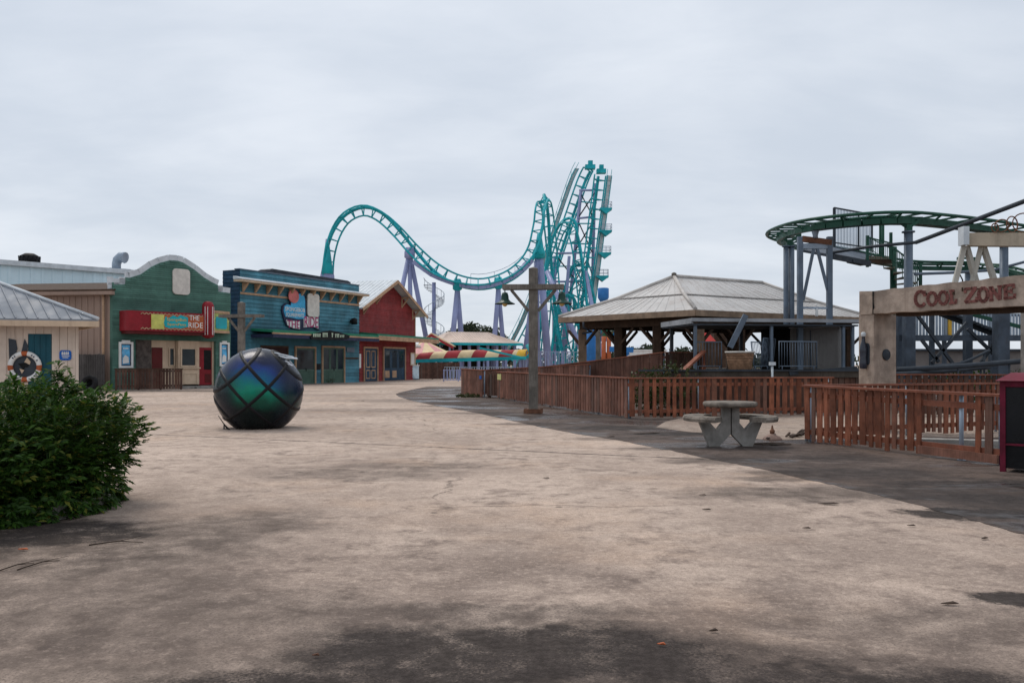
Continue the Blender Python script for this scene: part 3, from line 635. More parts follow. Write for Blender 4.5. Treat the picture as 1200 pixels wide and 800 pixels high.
mb = MB(); mb.fb(f2, 0, f2.L, .001, .05, zp(367, 58.5), zp(364, 58.5)); mb.fb(f2, 0, f2.L, .001, .05, zp(390, 58.5), zp(387, 58.5)); mb.build('side_trim', M['tan_wood'], sd_)
mb = MB(); z0, z1 = zp(385, 58.5), zp(371, 58.5); mb.fprism(f2, rrect(f2.L * .2, f2.L * .85, z0, z1, .15), .001, .03); mb.build('teal_panel', M['teal'], sd_)
# plain pale board where the photograph has a cartoon cut-out
c4 = [fr.uz(x, y, .1) for x, y in [(204, 312), (224.5, 318), (218, 347), (202.5, 342.5)]]
uc = sum(c[0] for c in c4) / 4; z0 = fr.uz(211, 345, .1)[1]; z1 = fr.uz(211, 315, .1)[1]
mb = MB(); mb.fprism(fr, rrect(uc - .62, uc + .62, z0, z1, .25), .06, .16); tag(mb.build('sign_board', M['offwhite']), 'plain weathered off-white board fixed on the green theatre gable above the marquee', 'board')
# poster cases
for k, (x0, y0, x1, y1, lab) in enumerate([(139.5, 400.3, 156, 431, 'blue film poster in a white case left of the theatre entrance'), (257.5, 401, 268.8, 429, 'narrow blue poster in a white case right of the red theatre door')]):
    u0, zt = fr.uz(x0, y0, .1); zb = fr.uz(x0, y1, .1)[1]; u1 = fr.U(x1, .1)
    pc = thing('poster_case', P((u0 + u1) / 2, .03, zb), lab, 'poster case', 'poster cases on the theatre front')
    mb = MB(); frame_bars(mb, fr, u0, u1, zb, zt, .13, .03, .14); mb.fb(fr, u0 + .2, u1 - .2, .03, .12, zt, zt + .1); mb.build('frame', M['white_paint'], pc)
    mb = MB(); mb.fb(fr, u0 + .13, u1 - .13, .03, .065, zb + .13, zt - .13); mb.build('mount', M['navy'], pc)
    mb = MB(); mb.fb(fr, u0 + .2, u1 - .2, .066, .071, zb + .2, zt - .2); ps = mb.build('poster', M['poster'], pc)
    mb = MB(); w = u1 - u0; h = zt - zb
    mb.fprism(fr, [(u0 + w * .28, zb + h * .16), (u0 + w * .72, zb + h * .2), (u0 + w * .68, zb + h * .42), (u0 + w * .45, zb + h * .5), (u0 + w * .3, zb + h * .38)], .072, .075)
    x = .3
    while x < .68: mb.fb(fr, u0 + w * x, u0 + w * (x + .07), .072, .075, zb + h * .72, zb + h * .78); x += .1
    mb.build('print', M['white_paint'], ps)
# porch fence
pf = Frame(xy(135, 52.6)[:2], xy(213.5, 54.6)[:2]); P2 = pf.pt
b = thing('porch_fence', P2(pf.L / 2, 0, 0), 'dark brown board fence in front of the green theatre entrance', 'fence')
mb = MB(); u = 0; zt = zp(432, 53.5)
while u < pf.L - .1: mb.fb(pf, u, u + .13, .0, .03, .06, zt - .03); u += random.choice((.16, .17, .185))
mb.build('slat_panel', M['fence_dark'], b)
mb = MB(); mb.fb(pf, -.05, pf.L + .05, -.09, .06, zt - .029, zt + .03); mb.build('top_rail', M['brown_wood'], b)
mb = MB(); mb.fb(pf, 0, pf.L, -.06, -.003, .2, .32); mb.fb(pf, 0, pf.L, -.06, -.003, zt - .2, zt - .08); mb.build('rail', M['brown_wood'], b)
for u in (0.0, pf.L * .33, pf.L * .66, pf.L - .1): mb = MB(); mb.fb(pf, u, u + .1, -.17, -.062, 0, zt - .03); mb.build('post', M['brown_wood'], b)

# ================================================================== blue shop
fr = Frame(xy(281, 64.2)[:2], xy(420.5, 77.5)[:2]); P = fr.pt; L = fr.L
BLUE_FR = fr
b = thing('blue_shop', P(L / 2, -2, 0), 'weathered blue clapboard shop with cream bracketed cornice and green awning', 'shop')
zt = 8.75; zdoor = 3.15
mb = MB(); mb.fb(fr, 0, L, -.4, -.001, 0, zt); mb.fb(fr, .05, L - .05, -9, -.4, 0, 6.0)
siding(mb, fr, .0, L, 0, 7.5, .30, .0, .062, .006); siding(mb, fr, .0, L, 7.52, zt, .30, .0, .062, .006); mb.build('wall', M['blue_side'], b)
mb = MB(); sf = Frame(P(0, -1.7, 0)[:2], P(0, 0, 0)[:2]); mb.fb(sf, 0, 1.7, -.3, -.003, 0, zt); siding(mb, sf, 0, 1.7, 0, zt, .3, .0, .05, .006); mb.build('side_wall', M['blue_dk'], b)
mb = MB(); mb.fb(fr, -.1, L + .1, -.45, .06, zt, zt + .08); mb.build('parapet_cap', M['blue_steel'], b)
zc0 = 7.78
mb = MB(); mb.fb(fr, -.7, L + .55, .064, .78, zc0, zc0 + .16); co_ = mb.build('cornice', M['cream'], b)
mb = MB(); mb.prism([P(-.75, .064, zc0 + .161), P(-.75, .84, zc0 + .161), P(-.75, .84, zc0 + .22), P(-.75, .064, zc0 + .42)], fr.u * (L + 1.35)); mb.build('cornice_flashing', M['trim_white'], co_)
for k in range(12):
    u = .25 + (L - .5) * k / 11
    mb = MB(); mb.prism([P(u - .08, .065, zc0 - .02), P(u - .08, .62, zc0 - .02), P(u - .08, .55, zc0 - .16), P(u - .08, .16, zc0 - .62), P(u - .08, .065, zc0 - .68)], fr.u * .16); mb.build('bracket', M['tan_wood'], b)
mb = MB(); mb.fb(fr, -.02, L, .064, .075, zc0 - .88, zc0 - .72); mb.build('trim_band', M['tan_wood'], b)
# roof piece behind the parapet
mb = MB(); ua, ub = fr.U(316, -1), fr.U(411, -1)
mb.prism([P(ua, -1, 6.3), P(ua, -1, 9.2), P(ua + .3, -1, 9.32), P(ub - .4, -1, 9.22), P(ub, -1, 9.1), P(ub, -1, 6.3)], fr.n * -1.2); mb.fb(fr, .3, L - .3, -8.9, -.42, 6.01, 6.25); mb.build('roof', M['dk_steel'], b)
# awning
a0, a1 = fr.U(303, .8), L
za = zp(391, 66)
def awning(fr, a0, a1, za, depth, par, fascia, cols):
    P = fr.pt
    mb = MB(); mb.prism([P(a0, .04, za + .40), P(a0, depth, za + .22), P(a0, depth, za + .06), P(a0, .04, za + .2)], fr.u * (a1 - a0)); aw = mb.build('awning', M['green_paint'], par)
    mb = MB(); mb.fb(fr, a0, a1, depth - .06, depth + .05, za - .34, za - .07); mb.fb(fr, a0, a0 + .1, .04, depth - .06, za - .34, za - .07); mb.fb(fr, a0 + .1, a1, .05, depth - .06, za - .12, za - .08); mb.build('fascia', fascia, aw)
    mb = MB(); mb.fb(fr, a0 - .02, a1, depth - .06, depth + .07, za - .069, za + .06); mb.build('edge_trim', M['tan_wood'], aw)
    return aw
aw = awning(fr, a0, a1, za, 2.2, b, M['navy'], 0)
ZA = za
mb = MB()
for u in (a0 + .25, L * .62): pass
# doors and openings
def dbl_door(fr, px0, py0, px1, py1, par, body, framem, panes, nm='door'):
    u0, z1 = fr.uz(px0, py0, .05); u1 = fr.U(px1, .05)
    mb = MB(); frame_bars(mb, fr, u0, u1, 0.02, z1, .14, .04, .17, sill=False); f_ = mb.build('door_frame', framem, par)
    mb = MB(); mb.fb(fr, u0 + .14, u1 - .14, .05, .08, .02, z1 - .14)
    w = u1 - u0 - .28; k = max(1, panes); 
    for j in range(k):
        a = u0 + .14 + w * j / k + .02; e = u0 + .14 + w * (j + 1) / k - .02
        frame_bars(mb, fr, a, e, .04, z1 - .16, .1, .08, .11); mb.fb(fr, a + .1, e - .1, .08, .11, 1.05, 1.2)
        q = a + .18
        while q < e - .12: mb.fb(fr, q, q + .03, .08, .095, .14, 1.05); q += .14
    d_ = mb.build(nm, body, par)
    mb = MB()
    for j in range(k):
        a = u0 + .14 + w * j / k + .12; e = u0 + .14 + w * (j + 1) / k - .12
        mb.fb(fr, a, e, .081, .088, 1.2, z1 - .27)
    mb.build('pane', M['glass'], d_)
    mb = MB(); mb.fb(fr, u0 + .14 + w * .5 + .03, u0 + .14 + w * .5 + .07, .11, .16, 1.05, 1.3); mb.build('handle', M['black'], d_)
    return d_
sage = mat('sage_door', (.075, .135, .105), .6, var=.15)
dbl_door(fr, 345, 405.5, 369.5, 447, b, sage, M['tan_wood'], 1)
dbl_door(fr, 376.5, 405, 403.5, 446, b, sage, M['tan_wood'], 3)
u0, z1 = fr.uz(305, 404.5, .05); u1 = fr.U(337.5, .05)
mb = MB(); mb.fb(fr, u0 + .13, u1 - .13, .04, .07, .02, z1 - .13); mb.build('opening_shade', mat('opening_dark_red', (.028, .008, .008), .7), b)  # very dark sheet painted for the shade inside the opening
mb = MB(); frame_bars(mb, fr, u0, u1, .02, z1, .13, .064, .12, sill=False); mb.build('opening_frame', M['brown_wood'], b)
mb = MB(); mb.fp(fr, 404.5, 418.7, 420.3, 420.5, .04, .10); mb.build('sill_band', M['brown_wood'], b)
mb = MB(); mb.fp(fr, 370, 426, 376, 433, .04, .12); mb.build('meter_box', M['black'], b)
mb = MB(); mb.fp(fr, 406.5, 407, 415.5, 412.5, .04, .09); mb.build('wall_plate', M['blue_steel'], b)
u, z = fr.uz(413.5, 376.5, .3)
t_ = thing('wall_lamp', P(u, .04, z - .3), 'black drum wall lamp at the right end of the blue shop front', 'wall lamp')
mb = MB(); mb.fb(fr, u - .12, u + .12, .064, .1, z - .15, z + .15); mb.bar(P(u, .1, z), P(u, .35, z), .06, .06); mb.build('bracket', M['black'], t_)
mb = MB(); mb.lathe([(.22, -.28), (.28, -.26), (.28, .2), (.12, .3)], P(u, .45, z), 14); mb.build('lamp_shade', M['black'], t_)
# ride sign on the blue wall
cs = [fr.uz(x, y, .2) for x, y in [(330.5, 363), (332, 357.5), (335.5, 355), (340, 357), (341, 350), (345, 344), (352, 342), (357.5, 345.5), (358.5, 352), (374, 352), (374.3, 387), (368, 384), (360, 385), (352, 386.5), (343, 385), (336, 381), (333, 374), (331.5, 368)]]
rs = thing('ride_sign', P(fr.U(352), .05, min(c[1] for c in cs)), 'big blue shaped sign with magenta letters THE RIDE on the blue shop wall', 'sign')
mb = MB(); mb.fprism(fr, cs, .05, .2); mb.build('sign_board', M['navy'], rs)
mb = MB(); c2 = [fr.uz(x, y, .23) for x, y in [(332.5, 364), (333.5, 358.5), (336.5, 356.5), (341, 358), (342, 351), (346, 346), (352, 344), (356.5, 347), (357.6, 352), (358, 373), (350, 374), (341, 372), (334.5, 371)]]
mb.fprism(fr, c2, .201, .23); mb.build('blue_panel', M['sky_blue'], rs)
mb = MB(); c2 = [fr.uz(x, y, .22) for x, y in [(335.5, 374.5), (344, 376), (351.5, 376), (351.5, 385.5), (344, 384.5), (337, 381)]]; mb.fprism(fr, c2, .201, .225)
c2 = [fr.uz(x, y, .22) for x, y in [(356, 371), (373, 371), (373.2, 385), (367, 382.5), (356, 383.5)]]; mb.fprism(fr, c2, .201, .225); mb.build('white_panel', M['white_paint'], rs)
mag = mat('magenta_letters', (.42, .015, .13), .5, var=.1)
mb = MB(); mb.ftext('THE', fr, 336.5, 374.8, 350.8, 383.8, .226, 0, .03); mb.ftext('RIDE', fr, 356.8, 370.5, 372.6, 382.8, .226, 0, .03); mb.build('lettering', mag, rs)
mb = MB(); mb.ftext('SPONGEBOB', fr, 334, 359.2, 357, 364.2, .231, 0, .03); mb.ftext('SQUAREPANTS', fr, 335, 366, 356, 371.2, .231, 0, .03); mb.build('lettering', M['white_paint'], rs)
uc, zc_ = fr.uz(344.5, 347, .3); mb = MB(); mb.fprism(fr, [(uc + .62 * math.cos(R(a)), zc_ + .55 * math.sin(R(a))) for a in range(0, 360, 15)], .231, .30); mb.build('coral_disc', mat('coral', (.55, .16, .15), .6), rs)
u0, u1 = fr.U(359.5, .3), fr.U(373, .3); z0 = fr.uz(366, 371, .3)[1]; z1 = fr.uz(366, 344, .3)[1]
mb = MB(); mb.fprism(fr, rrect(u0 + .1, u1 + .1, z0, z1, .25), .23, .34); mb.build('pale_board', M['offwhite'], rs)
# shop name board on the awning edge
n2 = 2.28
cs = [fr.uz(x, y, n2) for x, y in [(363, 395), (366, 391), (377, 388.7), (386, 387), (396, 389), (405, 392), (409, 393), (408, 396.5), (400, 397.5), (386, 398.4), (371, 398.2), (364, 397.5)]]
nb_ = thing('shop_sign', P(fr.U(386, n2), n2, min(c[1] for c in cs)), 'black arched shop name board with pale letters on the green awning edge', 'sign')
mb = MB(); mb.fprism(fr, cs, n2, n2 + .1); mb.build('sign_board', M['black'], nb_)
mb = MB()
random.seed(3)
for (x0, x1, y0, y1, k) in ((367, 376.5, 390.8, 394.6, 4), (378.3, 384.5, 389.8, 394.8, 4), (388.8, 391, 390, 395, 1), (392.8, 398, 391, 395.2, 3), (398.6, 404, 392.4, 395.2, 3)):
    for j in range(k):
        a = x0 + (x1 - x0) * j / k; e = x0 + (x1 - x0) * (j + .72) / k
        mb.fp(fr, a, y0, e, (y0 + y1) / 2 - .25, n2 + .101, n2 + .12); mb.fp(fr, a + random.uniform(0, .4), (y0 + y1) / 2, e - random.uniform(0, .4), y1, n2 + .101, n2 + .12)
mb.build('lettering', mat('pale_green_letters', (.45, .55, .42), .6), nb_)

# ================================================================== red gabled shop
fr = Frame(xy(421, 79)[:2], xy(486.5, 90.5)[:2]); P = fr.pt; L = fr.L
b = thing('red_shop', P(L / 2, -2, 0), 'dark red gabled shop with cream bracketed eaves and blue doors', 'shop')
ua, zap = fr.uz(458, 331, .02); zel = zp(356, 79); zer = zp(366.5, 90.5); ze = min(zel, zer)
mb = MB(); mb.fprism(fr, [(0, 0), (L, 0), (L, ze), (L / 2, zap), (0, ze)], -10, -.001)
z = 0
while z < zap - .15:
    f = 0 if z + .16 < ze else (z + .16 - ze) / (zap - ze) * L / 2
    if L - 2 * f > .1: siding(mb, fr, f, L - f, z, z + .16, .16, 0, .045, .006)
    z += .16
mb.build('wall', M['red_side'], b)
mb = MB(); ov = 1.1; th = .12; sl_ = (zap - ze) / (L / 2)
def roofp(u): return ze + .08 + (u * sl_ if u < L / 2 else (L - u) * sl_)
for (a, e) in ((-ov, L / 2), (L / 2, L + ov)):
    q = [P(a, .95, roofp(a)), P(e, .95, roofp(e)), P(e, -10.3, roofp(e)), P(a, -10.3, roofp(a))]
    mb.hexa([p for p in q] + [p + V((0, 0, th)) for p in q])
for k in range(24):
    n = .8 - k * .46
    mb.bar(P(-ov, n, roofp(-ov) + th + .015), P(L / 2, n, roofp(L / 2) + th + .015), .04, .03)
rf = mb.build('roof', M['trim_white'], b)
mb = MB(); mb.bar(P(-ov, .98, roofp(-ov) - .05), P(L / 2, .98, roofp(L / 2) - .05), .06, .3); mb.bar(P(L / 2, .985, roofp(L / 2) - .05), P(L + ov, .985, roofp(L + ov) - .05), .06, .3); mb.build('barge_board', M['tan_wood'], rf)
for f in (.06, .27, .73, .94):
    u = L * f; z = roofp(u) - .2
    mb = MB(); mb.bar(P(u, .0, z), P(u, .85, z), .14, .14); mb.bar(P(u, .03, z - .95), P(u, .72, z - .1), .12, .12); mb.bar(P(u, .06, z - 1.0), P(u, .06, z), .12, .12); mb.build('bracket', M['tan_wood'], b)
mb = MB(); mb.fb(fr, L - .16, L + .01, -.1, .06, 0, ze - .1); mb.build('corner_board', M['tan_wood'], b)
awning(fr, 0.02, L + 1.9, zp(396.2, 84), 1.9, b, M['tan_wood'], 0)
dkblue = mat('dark_blue_door', (.012, .045, .085), .55, var=.2)
def pan_door(px0, py0, px1):
    u0, z1 = fr.uz(px0, py0, .05); u1 = fr.U(px1, .05)
    mb = MB(); frame_bars(mb, fr, u0 - .16, u1 + .16, .02, z1 + .16, .16, .03, .15, sill=False); mb.build('door_frame', M['tan_wood'], b)
    mb = MB(); mb.fb(fr, u0, u1, .03, .075, .02, z1); d_ = mb.build('door', dkblue, b); return u0, u1, z1, d_
u0, u1, z1, d_ = pan_door(426.8, 408, 441.5)
mb = MB(); w = u1 - u0
for k in range(2):
    a = u0 + w * (.12 + .42 * k); e = a + w * .32; frame_bars(mb, fr, a, e, 1.3, z1 - .2, .1, .075, .10); frame_bars(mb, fr, a, e, .25, 1.1, .1, .075, .10)
mb.build('door_moulding', M['tan_wood'], d_)
mb = MB(); mb.fb(fr, u1 - w * .5 - .03, u1 - w * .5 + .03, .075, .13, 1.1, 1.3); mb.build('handle', M['black'], d_)
u0, u1, z1, d_ = pan_door(449.5, 408, 474)
mb = MB(); w = u1 - u0
for k in range(3): mb.fb(fr, u0 + w * (k / 3 + .06), u0 + w * (k / 3 + .28), .076, .083, 1.25, z1 - .2)
mb.build('pane', M['glass'], d_)
mb = MB()
for k in range(2): mb.fb(fr, u0 + w * (k / 3 + .06), u0 + w * (k / 3 + .26), .076, .09, .3, 1.0)
mb.build('door_panel', M['tan_wood'], d_)
mb = MB(); frame_bars(mb, fr, fr.U(480.3), fr.U(485.6), zp(428, 89), zp(413, 89), .12, .03, .11); wn_ = mb.build('notice_frame', M['cream'], b)
mb = MB(); mb.fb(fr, fr.U(480.8), fr.U(485), .03, .07, zp(427.2, 89), zp(414, 89)); mb.build('notice', M['white_paint'], wn_)
mb = MB(); mb.fp(fr, 421.2, 414.5, 423.2, 431, .03, .08); mb.build('notice', M['white_paint'], b)

# pale blue weathered chest and brown fence right of the red shop
cf = Frame(xy(473, 89)[:2], xy(491, 90.5)[:2]); P2 = cf.pt
b = thing('ice_chest', P2(cf.L / 2, -.5, 0), 'weathered pale blue and white chest before the red shop fence', 'chest')
pb = mat('weathered_pale_blue', (.50, .62, .68), .7, var=.25, scale=1.2, dirt=.6, dcol=(.12, .3, .42))
z1 = zp(427.5, 90)
mb = MB(); mb.fb(cf, 0, cf.L, -.9, 0, .1, z1 - .1); mb.fb(cf, .06, cf.L - .06, .001, .03, .25, z1 - .25); mb.build('body', pb, b)
mb = MB(); mb.fb(cf, -.04, cf.L + .04, -.94, .05, z1 - .099, z1); mb.build('lid', M['white_paint'], b)
mb = MB(); mb.fb(cf, .05, cf.L - .05, -.8, -.05, 0, .099); mb.build('plinth', M['dk_steel'], b)
def board_fence(a, e, zt, label, matl, w=.16, gap=.012, posts=4, jitter=.02):
    f_ = Frame(a[:2], e[:2]); b = thing('board_fence', f_.pt(f_.L / 2, 0, 0), label, 'fence')
    mb = MB(); u = 0
    while u < f_.L - .02: mb.fb(f_, u, min(f_.L, u + w - gap), 0, .03, .05, zt - .02 + random.uniform(-jitter, jitter)); u += w
    mb.build('slat_panel', matl, b)
    mb = MB(); mb.fb(f_, 0, f_.L, -.07, -.004, .3, .42); mb.fb(f_, 0, f_.L, -.07, -.004, zt - .35, zt - .23); mb.build('rail', M['brown_wood'], b)
    for k in range(posts):
        u = (f_.L - .12) * k / (posts - 1); mb = MB(); mb.fb(f_, u, u + .12, -.2, -.072, 0, zt - .05); mb.build('post', M['brown_wood'], b)
    return b
board_fence(xy(491.3, 92), xy(538.5, 96), zp(424.5, 94), 'brown board fence between the pale chest and the striped canopy', M['fence_dark'], .2)
# ================================================================== big teal roller coaster
rc = thing('roller_coaster', xy(600, 132), 'tall teal looping roller coaster on lavender supports beyond the shops', 'roller coaster')
def pxpath(P, n=8): return [at(*p) for p in crom(P, n)]
def track(par, pts, ups, gauge=1.5, spine_off=1.1, rail_r=.145, spine_r=.27, tie=1.0, name='track', mats=None, tie_r=.095, spine=True):
    """Two rails on cross ties over a spine tube; ups = one up vector per point."""
    mats = mats or M['teal']
    L, Rr, Sp = [], [], []
    for i, p in enumerate(pts):
        d = (pts[min(i + 1, len(pts) - 1)] - pts[max(i - 1, 0)]).normalized(); u = ups[i] - d * ups[i].dot(d); u.normalize()
        s_ = d.cross(u); L.append(p + s_ * gauge / 2); Rr.append(p - s_ * gauge / 2); Sp.append(p - u * spine_off)
    mb = MB(); mb.tube(L, rail_r, 6); mb.tube(Rr, rail_r, 6); acc = 0
    for i in range(1, len(pts)):
        acc += (pts[i] - pts[i - 1]).length
        if acc >= tie:
            acc = 0
            mb.bar(L[i], Rr[i], tie_r * 1.5, tie_r * 1.5)
            if spine: mb.bar(L[i], Sp[i], tie_r * 1.6, tie_r * 1.6); mb.bar(Rr[i], Sp[i], tie_r * 1.6, tie_r * 1.6)
    tr = mb.build(name, mats, par)
    if spine: mb = MB(); mb.tube(Sp, spine_r, 8); mb.build('spine', mats, tr)
    return tr
def ups_for(pts, keys):
    """keys: list of (fraction, vector), interpolated."""
    out = []
    for i in range(len(pts)):
        f = i / (len(pts) - 1)
        for (a, va), (c, vc) in zip(keys, keys[1:]):
            if a <= f <= c: out.append(V(va).lerp(V(vc), (f - a) / (c - a))); break
    return out
A = [(387, 345, 131), (384.5, 322, 131), (386.5, 297, 131), (394, 272, 131), (407, 254, 130.5), (427, 246.5, 130), (447, 255, 129.5), (466, 272, 129), (486, 294, 128), (508, 313, 127), (535, 326, 126.5), (565, 330, 126.5), (593, 322, 127), (613, 307, 128), (625, 288, 129), (630, 265, 130), (633, 245, 131), (636, 235, 133), (640, 240, 136), (643, 258, 138), (646, 285, 139), (648, 315, 140), (651, 350, 141), (657, 385, 142), (664, 412, 143), (674, 428, 144)]
pts = resample(pxpath(A, 10), .85)
track(rc, pts, ups_for(pts, [(0, (1, -1.1, -.15)), (.1, (.9, -1.1, -.2)), (.2, (0, -1.0, -.8)), (.3, (-.3, -1, .2)), (.42, (.3, -.75, 1)), (.52, (0, -.35, 1)), (.60, (-.5, -.5, .8)), (.66, (-.25, -1, .1)), (.72, (0, -1, -.4)), (.76, (.2, -1, -.4)), (.82, (.1, -1, 0)), (1, (.2, -.8, .6))]), name='track', gauge=1.7, spine_off=1.2)
B = [(635, 432, 150), (638, 405, 149), (641, 370, 148), (643.5, 335, 147), (648, 300, 147), (655, 274, 146), (662, 264, 145), (669, 268, 143), (675, 288, 142), (679, 318, 141), (683, 355, 140), (687, 390, 140), (690, 415, 141), (694, 433, 142)]
pts = resample(pxpath(B, 8), .85)
track(rc, pts, ups_for(pts, [(0, (.8, -.7, .2)), (.4, (.8, -.9, -.2)), (.5, (0, -.8, -1)), (.6, (-.6, -1, 0)), (1, (-.8, -.8, .3))]), name='track', gauge=1.6, spine_off=1.3)
B2 = [(664, 436, 150), (659, 415, 149), (657, 390, 149), (661, 360, 149), (668, 330, 149), (676, 312, 148)]
ptb = resample(pxpath(B2 + [(684, 322, 147), (692, 350, 146), (697, 390, 145), (699, 418, 145), (696, 436, 146)], 8), .85)
track(rc, ptb, ups_for(ptb, [(0, (.9, -.8, .2)), (.4, (.5, -1, -.2)), (.6, (-.2, -1, -.6)), (1, (-.9, -.8, .2))]), name='track')
B3 = [(648, 436, 146), (652, 405, 145), (655, 372, 144), (661, 352, 144), (669, 352, 143), (675, 380, 142), (677, 415, 142), (674, 437, 142)]
ptb = resample(pxpath(B3, 8), .85)
track(rc, ptb, ups_for(ptb, [(0, (.9, -.8, .2)), (.5, (0, -1, -.6)), (1, (-.9, -.8, .2))]), name='track')
Cc = [(590, 440, 158), (600, 424, 157), (612, 402, 156), (625, 376, 155), (639, 340, 154), (652, 302, 153), (664, 266, 153), (676, 231, 153), (684, 209, 153), (691, 195, 153)]
ptc = resample(pxpath(Cc, 8), .85)
track(rc, ptc, ups_for(ptc, [(0, (-.3, -.9, .6)), (1, (-.3, -1, .35))]), name='track', gauge=2.0, spine_off=1.2)
Dd = [(672, 436, 150), (677, 410, 149), (681.5, 375, 149), (686, 340, 149), (690.5, 305, 149), (695, 270, 149), (700, 232, 149), (704, 200, 149)]
ptd = resample(pxpath(Dd, 8), .85)
track(rc, ptd, ups_for(ptd, [(0, (.2, -1, .3)), (1, (.2, -1, .15))]), name='track', gauge=2.0, spine_off=1.2)
# service stairs beside the two spikes
def catwalk(pts, side, w=.65, name='service_stair'):
    mb = MB(); a = [p + side for p in pts]; e = [p + side + V((w, .3, 0)) for p in pts]
    for i in range(0, len(pts) - 1):
        mb.add([a[i], e[i], e[i + 1], a[i + 1]], [(0, 1, 2, 3)]); mb.bar(a[i], e[i], .12, .1)
    st = mb.build(name, mat('stair_grating', (.40, .46, .48), .6, bump=0), rc)
    mb = MB(); mb.tube([p + V((0, 0, 1.1)) for p in a], .05, 5); mb.tube([p + V((0, 0, 1.1)) for p in e], .05, 5); mb.tube(a, .09, 5); mb.tube(e, .09, 5)
    for i in range(0, len(a), 3): mb.bar(a[i], a[i] + V((0, 0, 1.1)), .07, .07); mb.bar(e[i], e[i] + V((0, 0, 1.1)), .07, .07)
    mb.build('handrail', M['teal'], st)
catwalk(ptc[4:], V((-2.3, .3, .2)))
catwalk(ptd[6:], V((1.35, .3, 0)), .75)
mb = MB()
for (x, y) in ((714, 245), (714, 271), (713, 297), (710, 324)):
    c = at(x - 2, y, 149); mb = MB(); mb.box(c.x - 1.4, c.x + .7, c.y - .8, c.y + .9, c.z - .2, c.z + .12); mb.prism([c + V((-1.2, -.8, -.21)), c + V((.6, -.8, -.21)), c + V((-.3, -.8, -.9))], (0, 1.6, 0)); pf_ = mb.build('platform', M['teal'], rc)
    mb = MB()
    for zz in (.6, 1.15): mb.tube([c + V((-1.0, -.75, zz)), c + V((.65, -.75, zz)), c + V((.65, .85, zz)), c + V((-1.0, .85, zz))], .05, 5)
    for q in ((-1, -.75), (.65, -.75), (.65, .85), (-.2, -.75)): mb.bar(c + V((q[0], q[1], 0)), c + V((q[0], q[1], 1.15)), .08, .08)
    mb.build('railing', M['steel'], pf_)
def heads(x, y, D, w=.9): 
    c = at(x, y, D); mb = MB(); mb.box(c.x - w, c.x + w, c.y - .7, c.y + .7, c.z - .35, c.z + .35); mb.box(c.x - w * .4, c.x + w * .5, c.y - .5, c.y + .5, c.z + .35, c.z + 1.1); mb.build('end_stop', M['teal'], rc)
heads(691.5, 196, 152.5, .9); heads(704.5, 201, 148.5, .8)
# lavender supports (ends given where they stand)
sup = [((479, 300, 129), (464, 368, 127), (452, 430, 126), .42), ((480, 300, 129), (481.5, 365, 129), (482, 430, 129), .40), ((481, 302, 129), (495, 370, 131), (506, 430, 132), .42),
       ((536, 338, 127), (530, 400, 126), (527, 432, 126), .46), ((536, 338, 127), (541, 400, 129), (543.5, 432, 130), .46), ((584, 336, 127.5), (579, 400, 127), (577, 432, 127), .42), ((584, 336, 127.5), (590, 400, 129), (592, 432, 130), .40),
       ((630, 303, 130), (624, 360, 129), (614, 432, 127.5), .55), ((633, 303, 130), (637, 370, 130), (643, 435, 129.5), .62), ((628.5, 306, 130), (629, 370, 133), (630, 435, 135), .5), ((641, 318, 139), (658, 370, 136), (692, 434, 132), .5),
       ((650, 300, 148), (650, 370, 148), (649, 434, 148), .38), ((667, 300, 146), (662, 370, 148), (658, 434, 149), .34), ((681, 222, 152), (671, 310, 154), (660, 434, 156), .38), ((697, 215, 151), (694, 310, 153), (692, 434, 155), .34), ((686, 318, 141), (697, 380, 138), (708, 434, 136), .4), ((560, 331, 126.5), (560, 333.5, 126.5), (560, 336, 126.5), .3)]
for a, m_, e, r in sup[:-1]:
    mb = MB(); mb.tube([at(*a), at(*e)], [r * .8, r], 10); mb.build('support_column', M['purple'], rc)
for (x, y, D, r) in ((480, 297, 129, .8), (536, 334, 127, .7), (584, 332, 127.5, .7), (631.5, 297, 130, 1.0)):
    mb = MB(); c = at(x, y, D); mb.lathe([(r * .7, .9), (r, .2), (r, -.6), (r * .5, -.9)], c, 10); mb.build('support_head', M['purple'] if x == 480 else M['teal'], rc)
mb = MB(); c = at(632, 285, 129.6); mb.lathe([(.28, 1.6), (.55, .0), (.75, -1.3), (.7, -1.9)], c, 10); mb.build('support_head', M['teal'], rc)
brs = [((679, 223, 152), (699, 223, 151)), ((677, 256, 152.5), (696, 254, 151.5)), ((651, 297, 148), (692, 296, 151)), ((651, 330, 148), (690, 330, 152)), ((680, 226, 152), (695, 254, 151.5)), ((697, 226, 151), (677, 256, 152.5)), ((677, 258, 152.5), (694, 296, 152)), ((696, 258, 151.5), (672, 297, 153)), ((652, 300, 148), (688, 345, 153)), ((690, 300, 152), (655, 365, 149)), ((652, 335, 148), (688, 385, 154)), ((690, 340, 152), (652, 395, 148))]
for k, (a, e) in enumerate(brs):
    mb = MB(); mb.tube([at(*a), at(*e)], .2 if k < 4 else .12, 6); mb.build('brace', M['purple'] if k < 4 else M['dk_steel'], rc)
zz = [(698, 226, 151.2), (692.5, 250, 152), (697, 274, 152), (687, 300, 152), (694.5, 324, 152.5), (680, 350, 153), (692.5, 374, 153.5), (674, 400, 154), (692, 424, 154.5)]
for a, e in zip(zz, zz[1:]): mb = MB(); mb.tube([at(*a), at(*e)], .13, 6); mb.build('brace', M['teal'], rc)
